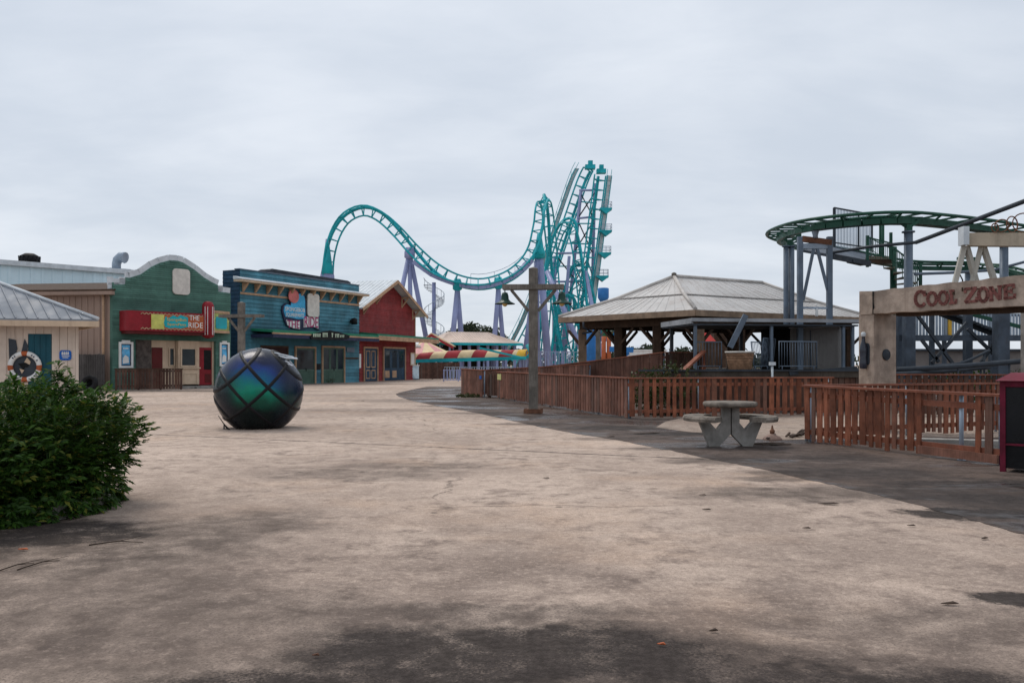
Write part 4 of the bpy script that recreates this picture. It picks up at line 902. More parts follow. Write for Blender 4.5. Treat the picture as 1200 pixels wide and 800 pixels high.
for (a, e) in (((676, 236, 153), (699, 238, 150)), ((669, 262, 153), (697, 262, 150)), ((659, 285, 153), (694, 286, 150)), ((652, 312, 153), (690, 312, 150)), ((646, 330, 150), (683, 352, 150)), ((684, 330, 150), (648, 356, 150)), ((650, 360, 149), (682, 384, 150)), ((682, 360, 150), (648, 388, 149)), ((648, 392, 149), (680, 420, 150)), ((680, 392, 150), (644, 420, 150))): mb = MB(); mb.tube([at(*a), at(*e)], .13, 6); mb.build('brace', M['teal'], rc)
# valley girder with walkway rail
g = resample(pxpath([(486, 307, 128.5), (497, 315, 128), (512, 325, 127.5), (540, 334, 127), (565, 336.5, 127), (592, 329, 127.5), (612, 315, 128.5), (626, 300, 130)], 8), 1.2)
mb = MB()
for a, e in zip(g, g[1:]): mb.bar(a, e, 1.2, .62)
gd_ = mb.build('girder', M['purple'], rc)
mb = MB(); h = [p + V((0, 1.4, 2.1)) for p in g[8:]]; mb.tube(h, .045, 5)
for p in g[8::3]: mb.bar(p + V((0, 1.4, .2)), p + V((0, 1.4, 2.1)), .06, .06)
mb.build('handrail', M['steel'], gd_)
# end pier of the left arc
mb = MB(); mb.lathe([(1.15, -1.8), (1.1, -.2), (.55, 2.5), (.25, 5.5)], at(383.5, 322, 131.3), 12); mb.tube([at(383, 325, 131.6), at(382, 432, 132)], .6, 10); mb.build('support_column', M['purple'], rc)
mb = MB(); mb.lathe([(.95, 0), (.6, 2.6), (.3, 4.8)], at(383.5, 321, 131.0), 12); mb.build('support_head', M['teal'], rc)
# spiral stair
c0 = xy(508.5, 128); ztop = zp(331, 128)
mb = MB(); mb.tube([c0, c0 + V((0, 0, ztop))], .3, 10); ss = mb.build('stair_pole', M['purple'], rc)
mb = MB(); N = 66; hl = []
for i in range(N):
    a = i * .24; z = .6 + (ztop - .8) * i / N; d = V((math.cos(a), math.sin(a), 0)); e = V((math.cos(a + .22), math.sin(a + .22), 0)); r = 1.55
    mb.hexa([c0 + d * .25 + V((0, 0, z)), c0 + d * r + V((0, 0, z)), c0 + e * r + V((0, 0, z)), c0 + e * .25 + V((0, 0, z)), c0 + d * .25 + V((0, 0, z + .07)), c0 + d * r + V((0, 0, z + .07)), c0 + e * r + V((0, 0, z + .07)), c0 + e * .25 + V((0, 0, z + .07))])
    hl.append(c0 + d * r + V((0, 0, z + 1.1)))
    if i % 2 == 0: mb.bar(c0 + d * r + V((0, 0, z)), c0 + d * r + V((0, 0, z + 1.1)), .05, .05)
mb.build('stair_treads', M['blue_steel'], ss)
mb = MB(); mb.tube(hl, .05, 5); mb.build('handrail', M['steel'], ss)

# ================================================================== striped canopy slide, cream pavilion, tent (far middle)
ca = at(488, 419.5, 96); ce = at(613, 417, 102)
b = thing('striped_canopy', (xy(550, 99)), 'long rounded red and cream striped canopy with teal edge', 'canopy')
mb = MB(); N = 48; K = 10; d = ce - ca
def hump(f): return (.78 + .35 * f, 1.4)
for i in range(N):
    for k in range(K):
        q = []
        for (ii, kk) in ((i, k), (i + 1, k), (i + 1, k + 1), (i, k + 1)):
            f = ii / N; a = math.pi * kk / K; h, w = hump(f)
            tw = .8 * math.sin(f * 5) * .15
            p = ca + d * f + V((0.4 * math.cos(a) * 0, -w * math.cos(a), -.2 + h * math.sin(a) + tw))
            p.x += kk * .12
            q.append(p)
        mi = 2 if i >= 44 else int(i / 6) % 2
        mb.add(q, [(0, 1, 2, 3)], mi, True)
mb.build('canopy', [M['stripe_red'], M['stripe_cream'], M['yellow']], b, weld=True)
mb = MB(); mb.bar(ca + V((-.2, -1.55, -.35)), ce + V((.3, -1.55, -.25)), .3, .38); mb.bar(ca + V((7.2, -1.6, 1.1)), ce + V((.2, -1.62, -.3)), .12, .22); mb.tube([ce + V((.5, -1.4, -.3)), ce + V((.9, -1.2, .4)), ce + V((.5, -.8, 1.3))], .25, 8); mb.build('edge_band', M['teal'], b)
for f in (.03, .22, .42, .62, .8, .97):
    p = ca + d * f; mb = MB(); mb.bar(V((p.x, p.y - 1.3, 0)), V((p.x, p.y - 1.3, p.z - .4)), .16, .16); mb.build('post', M['purple'], b); mb = MB(); mb.bar(V((p.x, p.y + 1.2, 0)), V((p.x, p.y + 1.2, p.z - .2)), .16, .16); mb.build('post', M['purple'], b)
# low rails in front of it
def rail_fence(a, e, zt, label, m_, pitch=.16, n=7, slat=.03):
    f_ = Frame(a[:2], e[:2]); b = thing('railing', f_.pt(f_.L / 2, 0, 0), label, 'railing')
    mb = MB(); mb.fb(f_, 0, f_.L, -.03, .03, zt - .06, zt); mb.fb(f_, 0, f_.L, -.02, .02, .12, .18); mb.build('rail', m_, b)
    mb = MB(); u = pitch
    while u < f_.L: mb.fb(f_, u, u + slat, -.012, .012, .18, zt - .06); u += pitch
    mb.build('bars', m_, b)
    for k in range(n): u = f_.L * k / (n - 1); mb = MB(); mb.fb(f_, u - .04, u + .04, -.045, .045, 0, zt + .05); mb.build('post', m_, b)
    return b
rail_fence(xy(487, 93), xy(600, 98), 1.35, 'pale grey picket railing under the striped canopy', M['steel'], .3, 9, .1)
rail_fence(xy(520, 80), xy(650, 84), 1.1, 'lavender low railing behind the brown queue fences', M['purple'], .3, 9, .09)
rail_fence(xy(608, 101), xy(668, 104), 3.2, 'tall lavender mesh railing under the coaster columns', M['purple'], .32, 8, .06)
rail_fence(xy(602, 118), xy(700, 120), 3.4, 'far blue grey railing at the foot of the coaster loops', M['steel'], .45, 8, .06)
# tent
c = xy(498, 108); z0, z1 = zp(415, 108), zp(404.5, 108)
b = thing('tent', c, 'faded pink and cream striped tent roof beside the red shop', 'tent')
mb = MB(); N = 24; r = 3.6
for k in range(N):
    a = math.tau * k / N; e = math.tau * (k + 1) / N
    p = [c + V((r * math.cos(a), r * math.sin(a), z0)), c + V((r * math.cos(e), r * math.sin(e), z0)), c + V((0, 0, z1 + .6))]
    mb.add(p, [(0, 1, 2)], (k // 2) % 2); mb.add([p[0], p[1], p[1] - V((0, 0, .5)), p[0] - V((0, 0, .5))], [(0, 1, 2, 3)], (k // 2 + 1) % 2)
mb.build('tent_roof', [M['pink'], M['stripe_cream']], b)
for k in range(6): a = math.tau * k / 6; q = c + V((r * .94 * math.cos(a), r * .94 * math.sin(a), 0)); mb = MB(); mb.bar(q, q + V((0, 0, z0)), .15, .15); mb.build('post', M['white_paint'], b)
# cream roofed hall
fr = Frame(xy(517, 117)[:2], xy(603, 121)[:2]); P = fr.pt; L = fr.L
b = thing('food_hall', P(L / 2, -3, 0), 'low open hall with pale cream hipped roof and teal fascia behind the canopy', 'hall')
ze = zp(401.5, 118); zr = zp(390.5, 121)
hall = mat('cream_roof_sheet', (.66, .53, .45), .7, var=.08, scale=.5, dirt=.2, streak=.1)
mb = MB(); c = [P(-.8, 1, ze), P(L + .8, 1, ze), P(L + .8, -9, ze), P(-.8, -9, ze)]; q = [P(2.2, -4, zr + .25), P(L - 2.6, -4, zr + .25)]
mb.add(c + q, [(0, 1, 5, 4), (1, 2, 5), (2, 3, 4, 5), (3, 0, 4), (3, 2, 1, 0)])
for k in range(30): u = -.4 + (L + .8) * k / 30; mb.bar(P(u, .95, ze + .03), P(min(max(u, 2.2), L - 2.6), -3.9, zr + .26), .07, .05)
rf = mb.build('roof', hall, b)
mb = MB(); mb.fb(fr, -.85, L + .85, .9, 1.06, ze - .35, ze - .004); mb.build('fascia', M['teal'], rf)
for k in range(9): u = L * k / 8; mb = MB(); mb.fb(fr, u - .18, u + .18, -.2, .2, 0, ze - .01); mb.build('column', M['purple'], b)
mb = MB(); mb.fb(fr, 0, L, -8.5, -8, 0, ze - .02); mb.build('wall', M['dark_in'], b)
# gabled stall between
fr = Frame(xy(494, 112)[:2], xy(528, 112)[:2]); P = fr.pt; L = fr.L
b = thing('stall', P(L / 2, -1, 0), 'small stall with cream and red gable roof below the spiral stair', 'stall')
za, ze = zp(391, 112), zp(404, 112)
mb = MB()
for (a, e, za_, ze_) in ((-.4, L / 2 - .6, ze, za), (L / 2 - .6, L + .4, za, ze - .2)):
    qq = [P(a, .6, za_), P(e, .6, ze_), P(e, -4, ze_), P(a, -4, za_)]; mb.hexa(qq + [p + V((0, 0, .12)) for p in qq])
rf = mb.build('roof', M['stripe_cream'], b)
mb = MB(); mb.bar(P(L / 2 - .6, .65, za - .2), P(L + .4, .65, ze - .4), .1, .3); mb.bar(P(-.4, .65, ze - .2), P(L / 2 - .6, .652, za - .2), .1, .3); mb.build('barge_board', M['stripe_red'], rf)
for u in (.1, L * .5, L - .1): mb = MB(); mb.fb(fr, u - .12, u + .12, -.2, .1, 0, ze - .25); mb.build('post', M['purple'], b)
mb = MB(); mb.fb(fr, 0, L, -3.8, -3.6, 0, ze - .25); mb.build('wall', M['dark_in'], b)
mb = MB(); c = xy(483, 100); z = zp(405, 100)
mb.tube([c, c + V((0, 0, z - .3))], .09, 8); mb.lathe([(.15, 0), (1.1, .05), (.95, .35), (.4, .6), (.1, .7)], c + V((0, 0, z - .3)), 16); tag(mb.build('mushroom_shelter', M['offwhite']), 'small pale domed shelter on a pole beside the red shop corner', 'shelter')

# ================================================================== trees
def leafball(mb, c, rad, n, size, rnd):
    for _ in range(n):
        while True:
            d = V((rnd.uniform(-1, 1), rnd.uniform(-1, 1), rnd.uniform(-1, 1)))
            if .05 < d.length < 1: break
        d = d.normalized() * (rnd.random() ** .4)
        p = c + V((d.x * rad[0], d.y * rad[1], d.z * rad[2]))
        a = V((rnd.gauss(0, 1), rnd.gauss(0, 1), rnd.gauss(0, .7))).normalized(); q = a.orthogonal().normalized(); q = (Matrix.Rotation(rnd.uniform(0, 6.28), 3, a) @ q)
        s_ = size * rnd.uniform(.6, 1.3); r_ = a.cross(q)
        mb.add([p - q * s_, p + r_ * s_ * .5, p + q * s_, p - r_ * s_ * .5], [(0, 1, 2, 3)])
def tree(px, D, h, r, label, seed, n=9, lm=None, zf=.35, group='trees beyond the coaster'):
    rnd = random.Random(seed); c = xy(px, D)
    b = thing('tree', c, label, 'tree', group)
    mb = MB(); tp = c + V((rnd.uniform(-.3, .3), 0, h * .6)); mb.tube([c, c + V((.1, 0, h * .3)), tp], [h * .035, h * .028, h * .015], 8)
    lm_ = MB()
    for k in range(n):
        a = rnd.uniform(0, 6.28); rr = r * rnd.uniform(.2, .75); q = c + V((rr * math.cos(a), rr * math.sin(a) * .7, h * rnd.uniform(zf, .85)))
        mb.tube([c + V((0, 0, h * .28)), (c + V((0, 0, h * .4))).lerp(q, .55), q], [h * .014, h * .009, .02], 5)
        leafball(lm_, q, (r * rnd.uniform(.28, .5), r * .4, h * rnd.uniform(.12, .2)), 170, r * .085, rnd)
    mb.build('trunk', M['bark'], b); lm_.raw('crown', lm or M['leaf_far'], b)
    return b
rowt = [(527, 170, 6.6, 4.0, 'dark rounded tree above the left end of the cream hall roof'), (541, 175, 8.9, 3.4, 'dark tree just left of the left lavender A-frame leg'), (552, 178, 9.6, 3.4, 'tallest dark tree behind the left lavender A-frame'),
        (561, 172, 8.4, 3.0, 'small dark tree midway between the two lavender A-frames'), (572, 178, 8.6, 3.6, 'dark spreading tree left of the right lavender A-frame'), (584, 176, 7.0, 3.4, 'low dark tree behind the right lavender A-frame'), (596, 172, 5.2, 2.6, 'lowest dark bushy tree at the right end of the hall roof')]
for k, (px, D, h, r, lab) in enumerate(rowt): tree(px, D, h * 1.13, r * 1.15, lab, 40 + k, 14, zf=.45)
rnd = random.Random(5); mb = MB()
for k in range(230):
    px = rnd.uniform(-500, 1700); D = rnd.uniform(230, 270); c = xy(px, D); h = rnd.uniform(3.0, 6.5)
    leafball(mb, c + V((0, 0, h * .45)), (rnd.uniform(3, 6), 3, h * .55), 60, .8, rnd)
tag(mb.raw('treeline', M['leaf_far']), 'low hazy line of far trees along the horizon', 'treeline', kind='stuff')
for k, (px, D, h, r, lab) in enumerate([(722, 110, 3.4, 3, 'low green bush seen through the left pavilion bay'), (752, 105, 4.0, 3.6, 'wide green bush seen through the middle pavilion bay'), (790, 108, 4.2, 3.4, 'green bush seen through the pavilion beside its front corner column'), (765, 118, 4.4, 3.0, 'darker taller bush behind the middle pavilion columns')]):
    tree(px, D, h, r, lab, 60 + k, 8, zf=.2, group='bushes beyond the pavilion')
# bare tree behind the pavilion roof
c = xy(832, 74); b = thing('bare_tree', c, 'bare winter tree twigs showing above the pavilion roof ridge', 'tree'); rnd = random.Random(11); mb = MB(); ht = zp(309, 74)
mb.tube([c, c + V((.1, 0, ht * .5)), c + V((0, 0, ht * .72))], [.2, .14, .09], 8); mb.build('trunk', M['bark'], b); mb = MB()
def twig(p, d, L, r, k):
    q = p + d * L; mb.tube([p, p.lerp(q, .5) + V((rnd.uniform(-.05, .05), 0, .03)), q], [r, r * .8, r * .6], 5)
    if k:
        for _ in range(3): twig(q, (d + V((rnd.uniform(-.8, .8), rnd.uniform(-.6, .6), rnd.uniform(-.1, .5)))).normalized(), L * .66, r * .6, k - 1)
for k in range(5): twig(c + V((0, 0, ht * .6)), V((rnd.uniform(-.9, .9), rnd.uniform(-.5, .5), 1)).normalized(), 1.3, .05, 3)
mb.build('crown', mat('twig_grey', (.2, .17, .16), .9), b)

# ================================================================== lamp posts
def lamp(par, x, zt, full=True):
    mb = MB(); mb.tube([V((x, 0, zt)), V((x, 0, zt - .1))], .02, 6); mb.lathe([(.03, 0), (.09, -.02), (.12, -.12), (.13, -.22), (.16, -.27), (.22, -.32), (.33, -.37), (.335, -.39), (.2, -.335), (.11, -.28)], V((x, 0, zt - .08)), 20); ls = mb.build('lamp_shade', M['lamp_green'], par)
    mb = MB(); mb.lathe([(.03, -.26), (.08, -.30), (.095, -.37), (.07, -.44), (.02, -.47)], V((x, 0, zt - .08)), 12); mb.build('bulb', M['bulb'], ls)
def lamp_post(loc, rz, label, lamps=True, h=4.72, za=4.12, half=1.0):
    b = thing('lamp_post', (0, 0, 0), label, 'lamp post', 'wooden cross-arm lamp posts')
    w = .145
    mb = MB(); mb.box(-w, w, -w, w, 0, h); mb.add([(-w, -w, h), (w, -w, h), (w, w, h), (-w, w, h), (0, 0, h + .06)], [(0, 1, 4), (1, 2, 4), (2, 3, 4), (3, 0, 4)]); mb.build('post', M['grey_wood'], b)
    mb = MB(); mb.box(-half, half, -w - .075, -w - .003, za - .08, za + .08); mb.box(-half, half, w + .003, w + .075, za - .08, za + .08); mb.build('cross_arm', M['grey_wood'], b)
    for s_ in (-1, 1): mb = MB(); mb.bar(V((s_ * (w + .01), 0, za - .78)), V((s_ * .72, 0, za - .09)), .1, .1); mb.build('brace', M['grey_wood'], b)
    mb = MB()
    for s_ in (-1, 1):
        mb.box(-w - .16, w + .16, s_ * (w + .004), s_ * (w + .08), .02, .16); mb.box(s_ * (w + .004), s_ * (w + .08), -w, w, .02, .16)
    mb.build('base_collar', M['rust'], b)
    if lamps:
        for s_ in (-1, 1): lamp(b, s_ * (half - .07), za - .08)
    b.location = loc; b.rotation_euler.z = rz; return b
p1 = gd(625, 484.5)
lamp_post(p1, R(-4), 'tall grey wooden lamp post with two green bell lamps before the brown fence')
lamp_post(xy(283, 44), R(-8), 'grey wooden cross-arm post without lamps behind the dark ball', False, 4.78, 4.1, 1.15)
lamp_post(xy(701, 57), R(-14), 'distant wooden lamp post with green bell lamps behind the pavilion left columns', True, 4.7, 4.3)

# ================================================================== panelled ball
c = V((-6.40, 21.6, .925)); RB = 1.085
b = thing('panelled_ball', (c.x, c.y, 0), 'big dark glossy blue and green panelled ball with black straps on the concrete', 'ball')
X = V((1, 0, 0)).cross(V((0, 0, 1)));
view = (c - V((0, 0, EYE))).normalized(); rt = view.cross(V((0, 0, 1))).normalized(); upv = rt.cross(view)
a1 = (rt * .71 + upv * .69 - view * .18).normalized(); a2 = (rt * -.69 + upv * .71 - view * .18).normalized()
D1 = [-.80, -.22, .36, .90]; D2 = [-.62, .10, .72]
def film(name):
    """Colour-shift film: violet to blue to green bands, dark reflections painted in at bottom and sides."""
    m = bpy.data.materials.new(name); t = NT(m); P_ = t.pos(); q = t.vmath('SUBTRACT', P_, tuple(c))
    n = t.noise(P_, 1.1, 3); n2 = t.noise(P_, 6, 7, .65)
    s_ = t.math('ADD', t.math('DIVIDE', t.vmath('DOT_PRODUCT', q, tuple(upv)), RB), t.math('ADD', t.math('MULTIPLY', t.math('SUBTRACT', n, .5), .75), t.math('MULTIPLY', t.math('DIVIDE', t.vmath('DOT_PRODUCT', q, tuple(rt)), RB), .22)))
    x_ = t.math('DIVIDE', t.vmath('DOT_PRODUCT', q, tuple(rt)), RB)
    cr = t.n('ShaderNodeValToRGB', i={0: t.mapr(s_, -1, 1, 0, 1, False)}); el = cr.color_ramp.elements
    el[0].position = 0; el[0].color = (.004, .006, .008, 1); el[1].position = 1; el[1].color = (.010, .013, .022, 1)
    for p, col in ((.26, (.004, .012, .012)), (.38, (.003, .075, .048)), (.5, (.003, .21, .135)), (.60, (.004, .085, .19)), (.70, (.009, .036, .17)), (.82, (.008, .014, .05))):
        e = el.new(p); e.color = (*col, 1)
    k = t.mapr(t.math('ABSOLUTE', t.math('SUBTRACT', x_, -.06)), .22, .72, 0, .88)  # colour fades to near black at the sides, a painted dark reflection
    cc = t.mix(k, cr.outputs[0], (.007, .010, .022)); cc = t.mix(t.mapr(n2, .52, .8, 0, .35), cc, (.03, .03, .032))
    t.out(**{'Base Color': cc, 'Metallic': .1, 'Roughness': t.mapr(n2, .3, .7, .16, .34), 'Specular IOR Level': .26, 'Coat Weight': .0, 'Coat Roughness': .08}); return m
pm = [film('film_with_dark_reflection')]
mb = MB(); NU, NV = 112, 64
def bp(i, j):
    th = math.pi * j / NV; ph = math.tau * i / NU; d = V((math.sin(th) * math.cos(ph), math.sin(th) * math.sin(ph), math.cos(th)))
    p = c + d * RB
    if p.z < .012: p.z = .012
    return p
for j in range(NV):
    for i in range(NU):
        q = [bp(i, j), bp(i, j + 1), bp(i + 1, j + 1), bp(i + 1, j)]
        if all(p.z <= .0121 for p in q) or (j == 0): q = q
        ctr = sum(q, V((0, 0, 0))) / 4; mb.add(q if j not in (0, NV - 1) else (q[:3] if j == 0 else [q[0], q[1], q[3]]), [(0, 1, 2, 3)] if j not in (0, NV - 1) else [(0, 1, 2)], 0, True)
import bmesh
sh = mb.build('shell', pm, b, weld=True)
strap = mat('strap_black', (.006, .006, .008), .5, var=.3, dirt=.2)
for ax, DS in ((a1, D1), (a2, D2)):
    e1 = ax.orthogonal().normalized(); e2 = ax.cross(e1)
    for d in DS:
        mb = MB(); w = .035; N = 96; ring = []
        for i in range(N):
            a = math.tau * i / N
            for (dd, ro) in ((d - w, 1.001), (d - w * .8, 1.016), (d + w * .8, 1.016), (d + w, 1.001)):
                dd = max(-.999, min(.999, dd)); rr = math.sqrt(1 - dd * dd); p = (ax * dd + e1 * (rr * math.cos(a)) + e2 * (rr * math.sin(a))) * RB * ro + c
                p.z = max(p.z, .02); ring.append(p)
        for i in range(N):
            for k in range(3):
                q = [(i * 4 + k), (i * 4 + k + 1), ((i + 1) % N) * 4 + k + 1, ((i + 1) % N) * 4 + k]
                if not all(ring[v].z <= .0201 for v in q): mb.add([ring[v] for v in q], [(0, 1, 2, 3)], 0, True)
        mb.build('strap', strap, b, weld=True)
rnd = random.Random(2)
def onb(x, z, lift=1.0):      # point on the ball seen at (x, z) ball radii off its centre
    y = math.sqrt(max(.02, 1 - x * x - z * z)); return c + (rt * x + upv * z - view * y) * RB * lift
torn = mat('torn_silver', (.45, .48, .52), .3, metal=.4, var=.2)
mb = MB()
for (x0, z0, x1, z1, w) in ((.33, .86, .72, .74, .05), (.50, .76, .80, .71, .06), (.42, .80, .50, .72, .045), (.60, .62, .69, .54, .04), (.56, .68, .62, .60, .04)):
    a, e = onb(x0, z0, 1.02), onb(x1, z1, 1.07); mb.bar(a, e, w, .02, up=(a - c).normalized())
mb.build('torn_panel', torn, b)
mb = MB(); mb.prism([c + V((-.98, -.2, -.60)), c + V((-.62, -.6, -.92)), c + V((-.5, -.7, -.93)), c + V((-.7, -.55, -.8))], (0, .05, 0)); mb.prism([c + V((-.80, -.3, -.80)), c + V((-.70, -.5, -.94)), c + V((-.76, -.45, -.94))], (0, .04, 0)); mb.build('torn_flap', strap, b)

# ================================================================== foreground shrub in a kerbed bed
cb = V((-5.75, 9.4, 0))
rnd = random.Random(21)
mb = MB(); K = 60; ro, ri = 1.24, 1.08
for k in range(K):
    a = math.tau * k / K; e = math.tau * (k + .97) / K
    q = [cb + V((ri * math.cos(a), ri * math.sin(a), 0)), cb + V((ro * math.cos(a), ro * math.sin(a), 0)), cb + V((ro * math.cos(e), ro * math.sin(e), 0)), cb + V((ri * math.cos(e), ri * math.sin(e), 0))]
    mb.hexa(q + [p + V((0, 0, .16)) for p in q])
kb = tag(mb.build('planter_kerb', M['concrete']), 'round concrete kerb around the bed of the green shrub', 'kerb')
mb = MB(); mb.lathe([(1.075, .0), (1.075, .09), (1.0, .15), (.1, .18)], cb, 40); tag(mb.build('bed_soil', M['soil']), kind='structure')
b = thing('shrub', cb + V((0, 0, .1)), 'dense dark green leafy shrub filling the kerbed bed at the left edge', 'shrub')
mb = MB()
for k in range(26):
    a = rnd.uniform(0, 6.28); r = rnd.uniform(.1, .5); q = cb + V((r * math.cos(a), r * math.sin(a), .1)); e = cb + V((r * 3 * math.cos(a), r * 3 * math.sin(a), rnd.uniform(.7, 1.2)))
    mb.tube([q, q.lerp(e, .5) + V((0, 0, .15)), e], [.03, .02, .008], 6)
mb.build('stems', M['bark'], b)
mb = MB()
def leaflet(p, d, nrm, L):
    s_ = d.cross(nrm).normalized() * L * .20; m_ = p + d * L * .5 + nrm * L * .06
    mb.add([p, m_ + s_, p + d * L - nrm * L * .12, m_ - s_], [(0, 1, 2, 3)])
def spray(p, d, n, L, k=4):
    """A pinnate frond: pairs of narrow leaflets along a drooping stalk."""
    d = d.normalized(); q = V(p); st = L * .2
    for i in range(k):
        d = (d + V((0, 0, -.10))).normalized(); sdv = d.cross(n).normalized(); q = q + d * st * 1.6
        for sg in (-1, 1):
            ld = (sdv * sg * .85 + d * .6 + n * rnd.uniform(-.25, .25)).normalized(); leaflet(q, ld, (n + V((rnd.uniform(-.3, .3), rnd.uniform(-.3, .3), rnd.uniform(-.2, .3)))).normalized(), L * rnd.uniform(.8, 1.15))
    leaflet(q, d, n, L)
rx, ry, rz = 1.60, 1.74, .92
lobes = [(rnd.uniform(0, 6.28), rnd.uniform(.2, 1.3), rnd.uniform(.08, .24)) for _ in range(26)]
def bulge(az, el):
    s_ = 1.0
    for (a, e, k) in lobes:
        dd = math.sqrt(((az - a + math.pi) % math.tau - math.pi) ** 2 * math.cos(el) ** 2 + (el - e) ** 2); s_ += k * math.exp(-(dd / .26) ** 2) - k * .040
    return s_
for k in range(9600):
    az = rnd.uniform(0, math.tau); el = math.asin(min(1, rnd.uniform(-.42, 1))) if rnd.random() > .0 else 0
    depth = 1 - (rnd.random() ** 1.5) * .62
    s_ = bulge(az, el) * depth
    dv = V((math.cos(az) * math.cos(el), math.sin(az) * math.cos(el), math.sin(el)))
    hx = max(.2, math.cos(el)) ** -.42; zz_ = math.copysign(abs(dv.z) ** .85, dv.z)
    p = cb + V((dv.x * rx * s_ * hx, dv.y * ry * s_ * hx, .34 + max(-.36, zz_) * rz * s_))
    if dv.y > .5 and rnd.random() < .6: continue
    out = (dv + V((rnd.uniform(-.5, .5), rnd.uniform(-.5, .5), rnd.uniform(-.1, .6)))).normalized(); nrm = (V((0, 0, 1)) + dv * .5 + V((rnd.uniform(-.4, .4), rnd.uniform(-.4, .4), 0))).normalized()
    spray(p - out * .1, out, nrm, rnd.uniform(.05, .11), 4)
for (px, py, D) in ((70, 424, 9.0), (62, 432, 9.0), (50, 440, 9.0), (82, 444, 9.0), (86, 440, 9.1), (78, 440, 9.1), (40, 440, 9.0), (110, 455, 9.1), (120, 460, 9.1), (140, 466, 9.2), (22, 446, 9.0), (8, 448, 9.0), (152, 474, 9.2)):
    q = at(px, py, D)
    for j in range(9): spray(q + V((rnd.uniform(-.07, .07), rnd.uniform(-.07, .07), -j * .035 - .04)), V((rnd.uniform(-1, 1), rnd.uniform(-1, 1), rnd.uniform(.1, 1.0))), V((rnd.uniform(-.3, .3), -.4, 1)).normalized(), rnd.uniform(.07, .1), 3)
mb.raw('foliage', M['leaf'], b)
for k, (p0, p1, r) in enumerate([(gd(20, 668), gd(70, 657), .005), (gd(104, 639), gd(168, 636), .006), (gd(-10, 672), gd(40, 660), .005)]):
    mb = MB(); m_ = p0.lerp(p1, .5) + V((0, .05, .02)); mb.tube([p0 + V((0, 0, r)), m_, p1 + V((0, 0, r))], [r, r * .9, r * .5], 6); mb.tube([m_, m_ + V((.15, .12, .02))], [r * .6, r * .3], 5)
    tag(mb.build('fallen_twig', M['twig']), ['long dead twig on the ground left of the kerbed shrub bed', 'straight dead twig lying at the right of the shrub bed', 'short dead twig nearest the viewer on the ground before the shrub'][k], 'twig', 'dead twigs on the ground')
# ================================================================== picket fences
def picket(p0, p1, zt0, zt1, label, matl, w=(.10, .16), gap=.06, zb=.06, postm=None, step=2.4, railm=None, skip=None, back=True, cap=True, group='brown picket fences', jit=.022, solid=False):
    """Fence run from p0 to p1 (ground points); the boards stand on the -n side facing the viewer."""
    rnd = random.Random(hash(label) & 1023); rnd = random.Random(len(label) * 7 + int(p0[0] * 10))
    f = Frame(p0[:2], p1[:2]); L = f.L; b = thing('picket_fence', f.pt(L / 2, 0, 0), label, 'fence', group)
    zt = lambda u: zt0 + (zt1 - zt0) * u / L
    mb = MB(); u = .02; k = 0; lone = MB()
    while u < L - .03:
        ww = w[k % 2] if rnd.random() > .12 else w[(k + 1) % 2]; e = min(u + ww, L - .01)
        if not (skip and skip(u)):
            t0 = rnd.uniform(-jit, jit); dz = zb + rnd.uniform(-.03, .03); th = .028
            a0, a1 = zt(u) - .03, zt(e) - .03; P = f.pt
            (lone if skip and u > skip.first else mb).hexa([P(u, 0, dz), P(e, 0, dz), P(e, th, dz), P(u, th, dz), P(u + t0, 0, a0), P(e + t0, 0, a1), P(e + t0, th, a1), P(u + t0, th, a0)])
        u += ww + gap * rnd.uniform(.8, 1.2); k += 1
    mb.build('slat_panel', matl, b)
    if lone.v: lone.build('slat', matl, b)
    railm = railm or M['rail']
    if cap: mb = MB(); mb.bar(f.pt(-.04, -.02, zt0 - .008), f.pt(L + .04, -.02, zt1 - .008), .16, .042); mb.build('top_rail', railm, b)
    for (h, nm) in ((.16, 'lower_rail'), (-.20, 'upper_rail')):
        mb = MB()
        if h > 0: mb.bar(f.pt(0, -.024, zb + h), f.pt(L, -.024, zb + h), .045, .10)
        else: mb.bar(f.pt(0, -.024, zt0 + h), f.pt(L, -.024, zt1 + h), .045, .10)
        mb.build(nm, railm, b)
    n = max(2, int(round(L / step)) + 1)
    for k in range(n):
        u = .04 + (L - .08) * k / (n - 1); mb = MB(); mb.tube([f.pt(u, -.085, 0), f.pt(u, -.085, zt(u) - .04)], .034, 8); mb.build('post', postm or M['steel'], b)
    return b
C = gd(737, 491)
pa = gd(583.5, 467); pb_ = C
picket(gd(541, 463), gd(566, 466.0), 1.38, 1.34, 'short far run of faded brown picket fence left of the fence gate', M['fence_pale'], (.17, .17), .05)
picket(pa, C + V((-.02, .06, 0)), 1.27, 1.21, 'long run of faded brown picket fence behind the wooden lamp post', M['fence_pale'], (.19, .17), .075)
picket(C, gd(975, 486.5), 1.21, 1.2, 'reddish brown picket fence run behind the concrete picnic table', M['fence_red'], (.16, .11), .10)
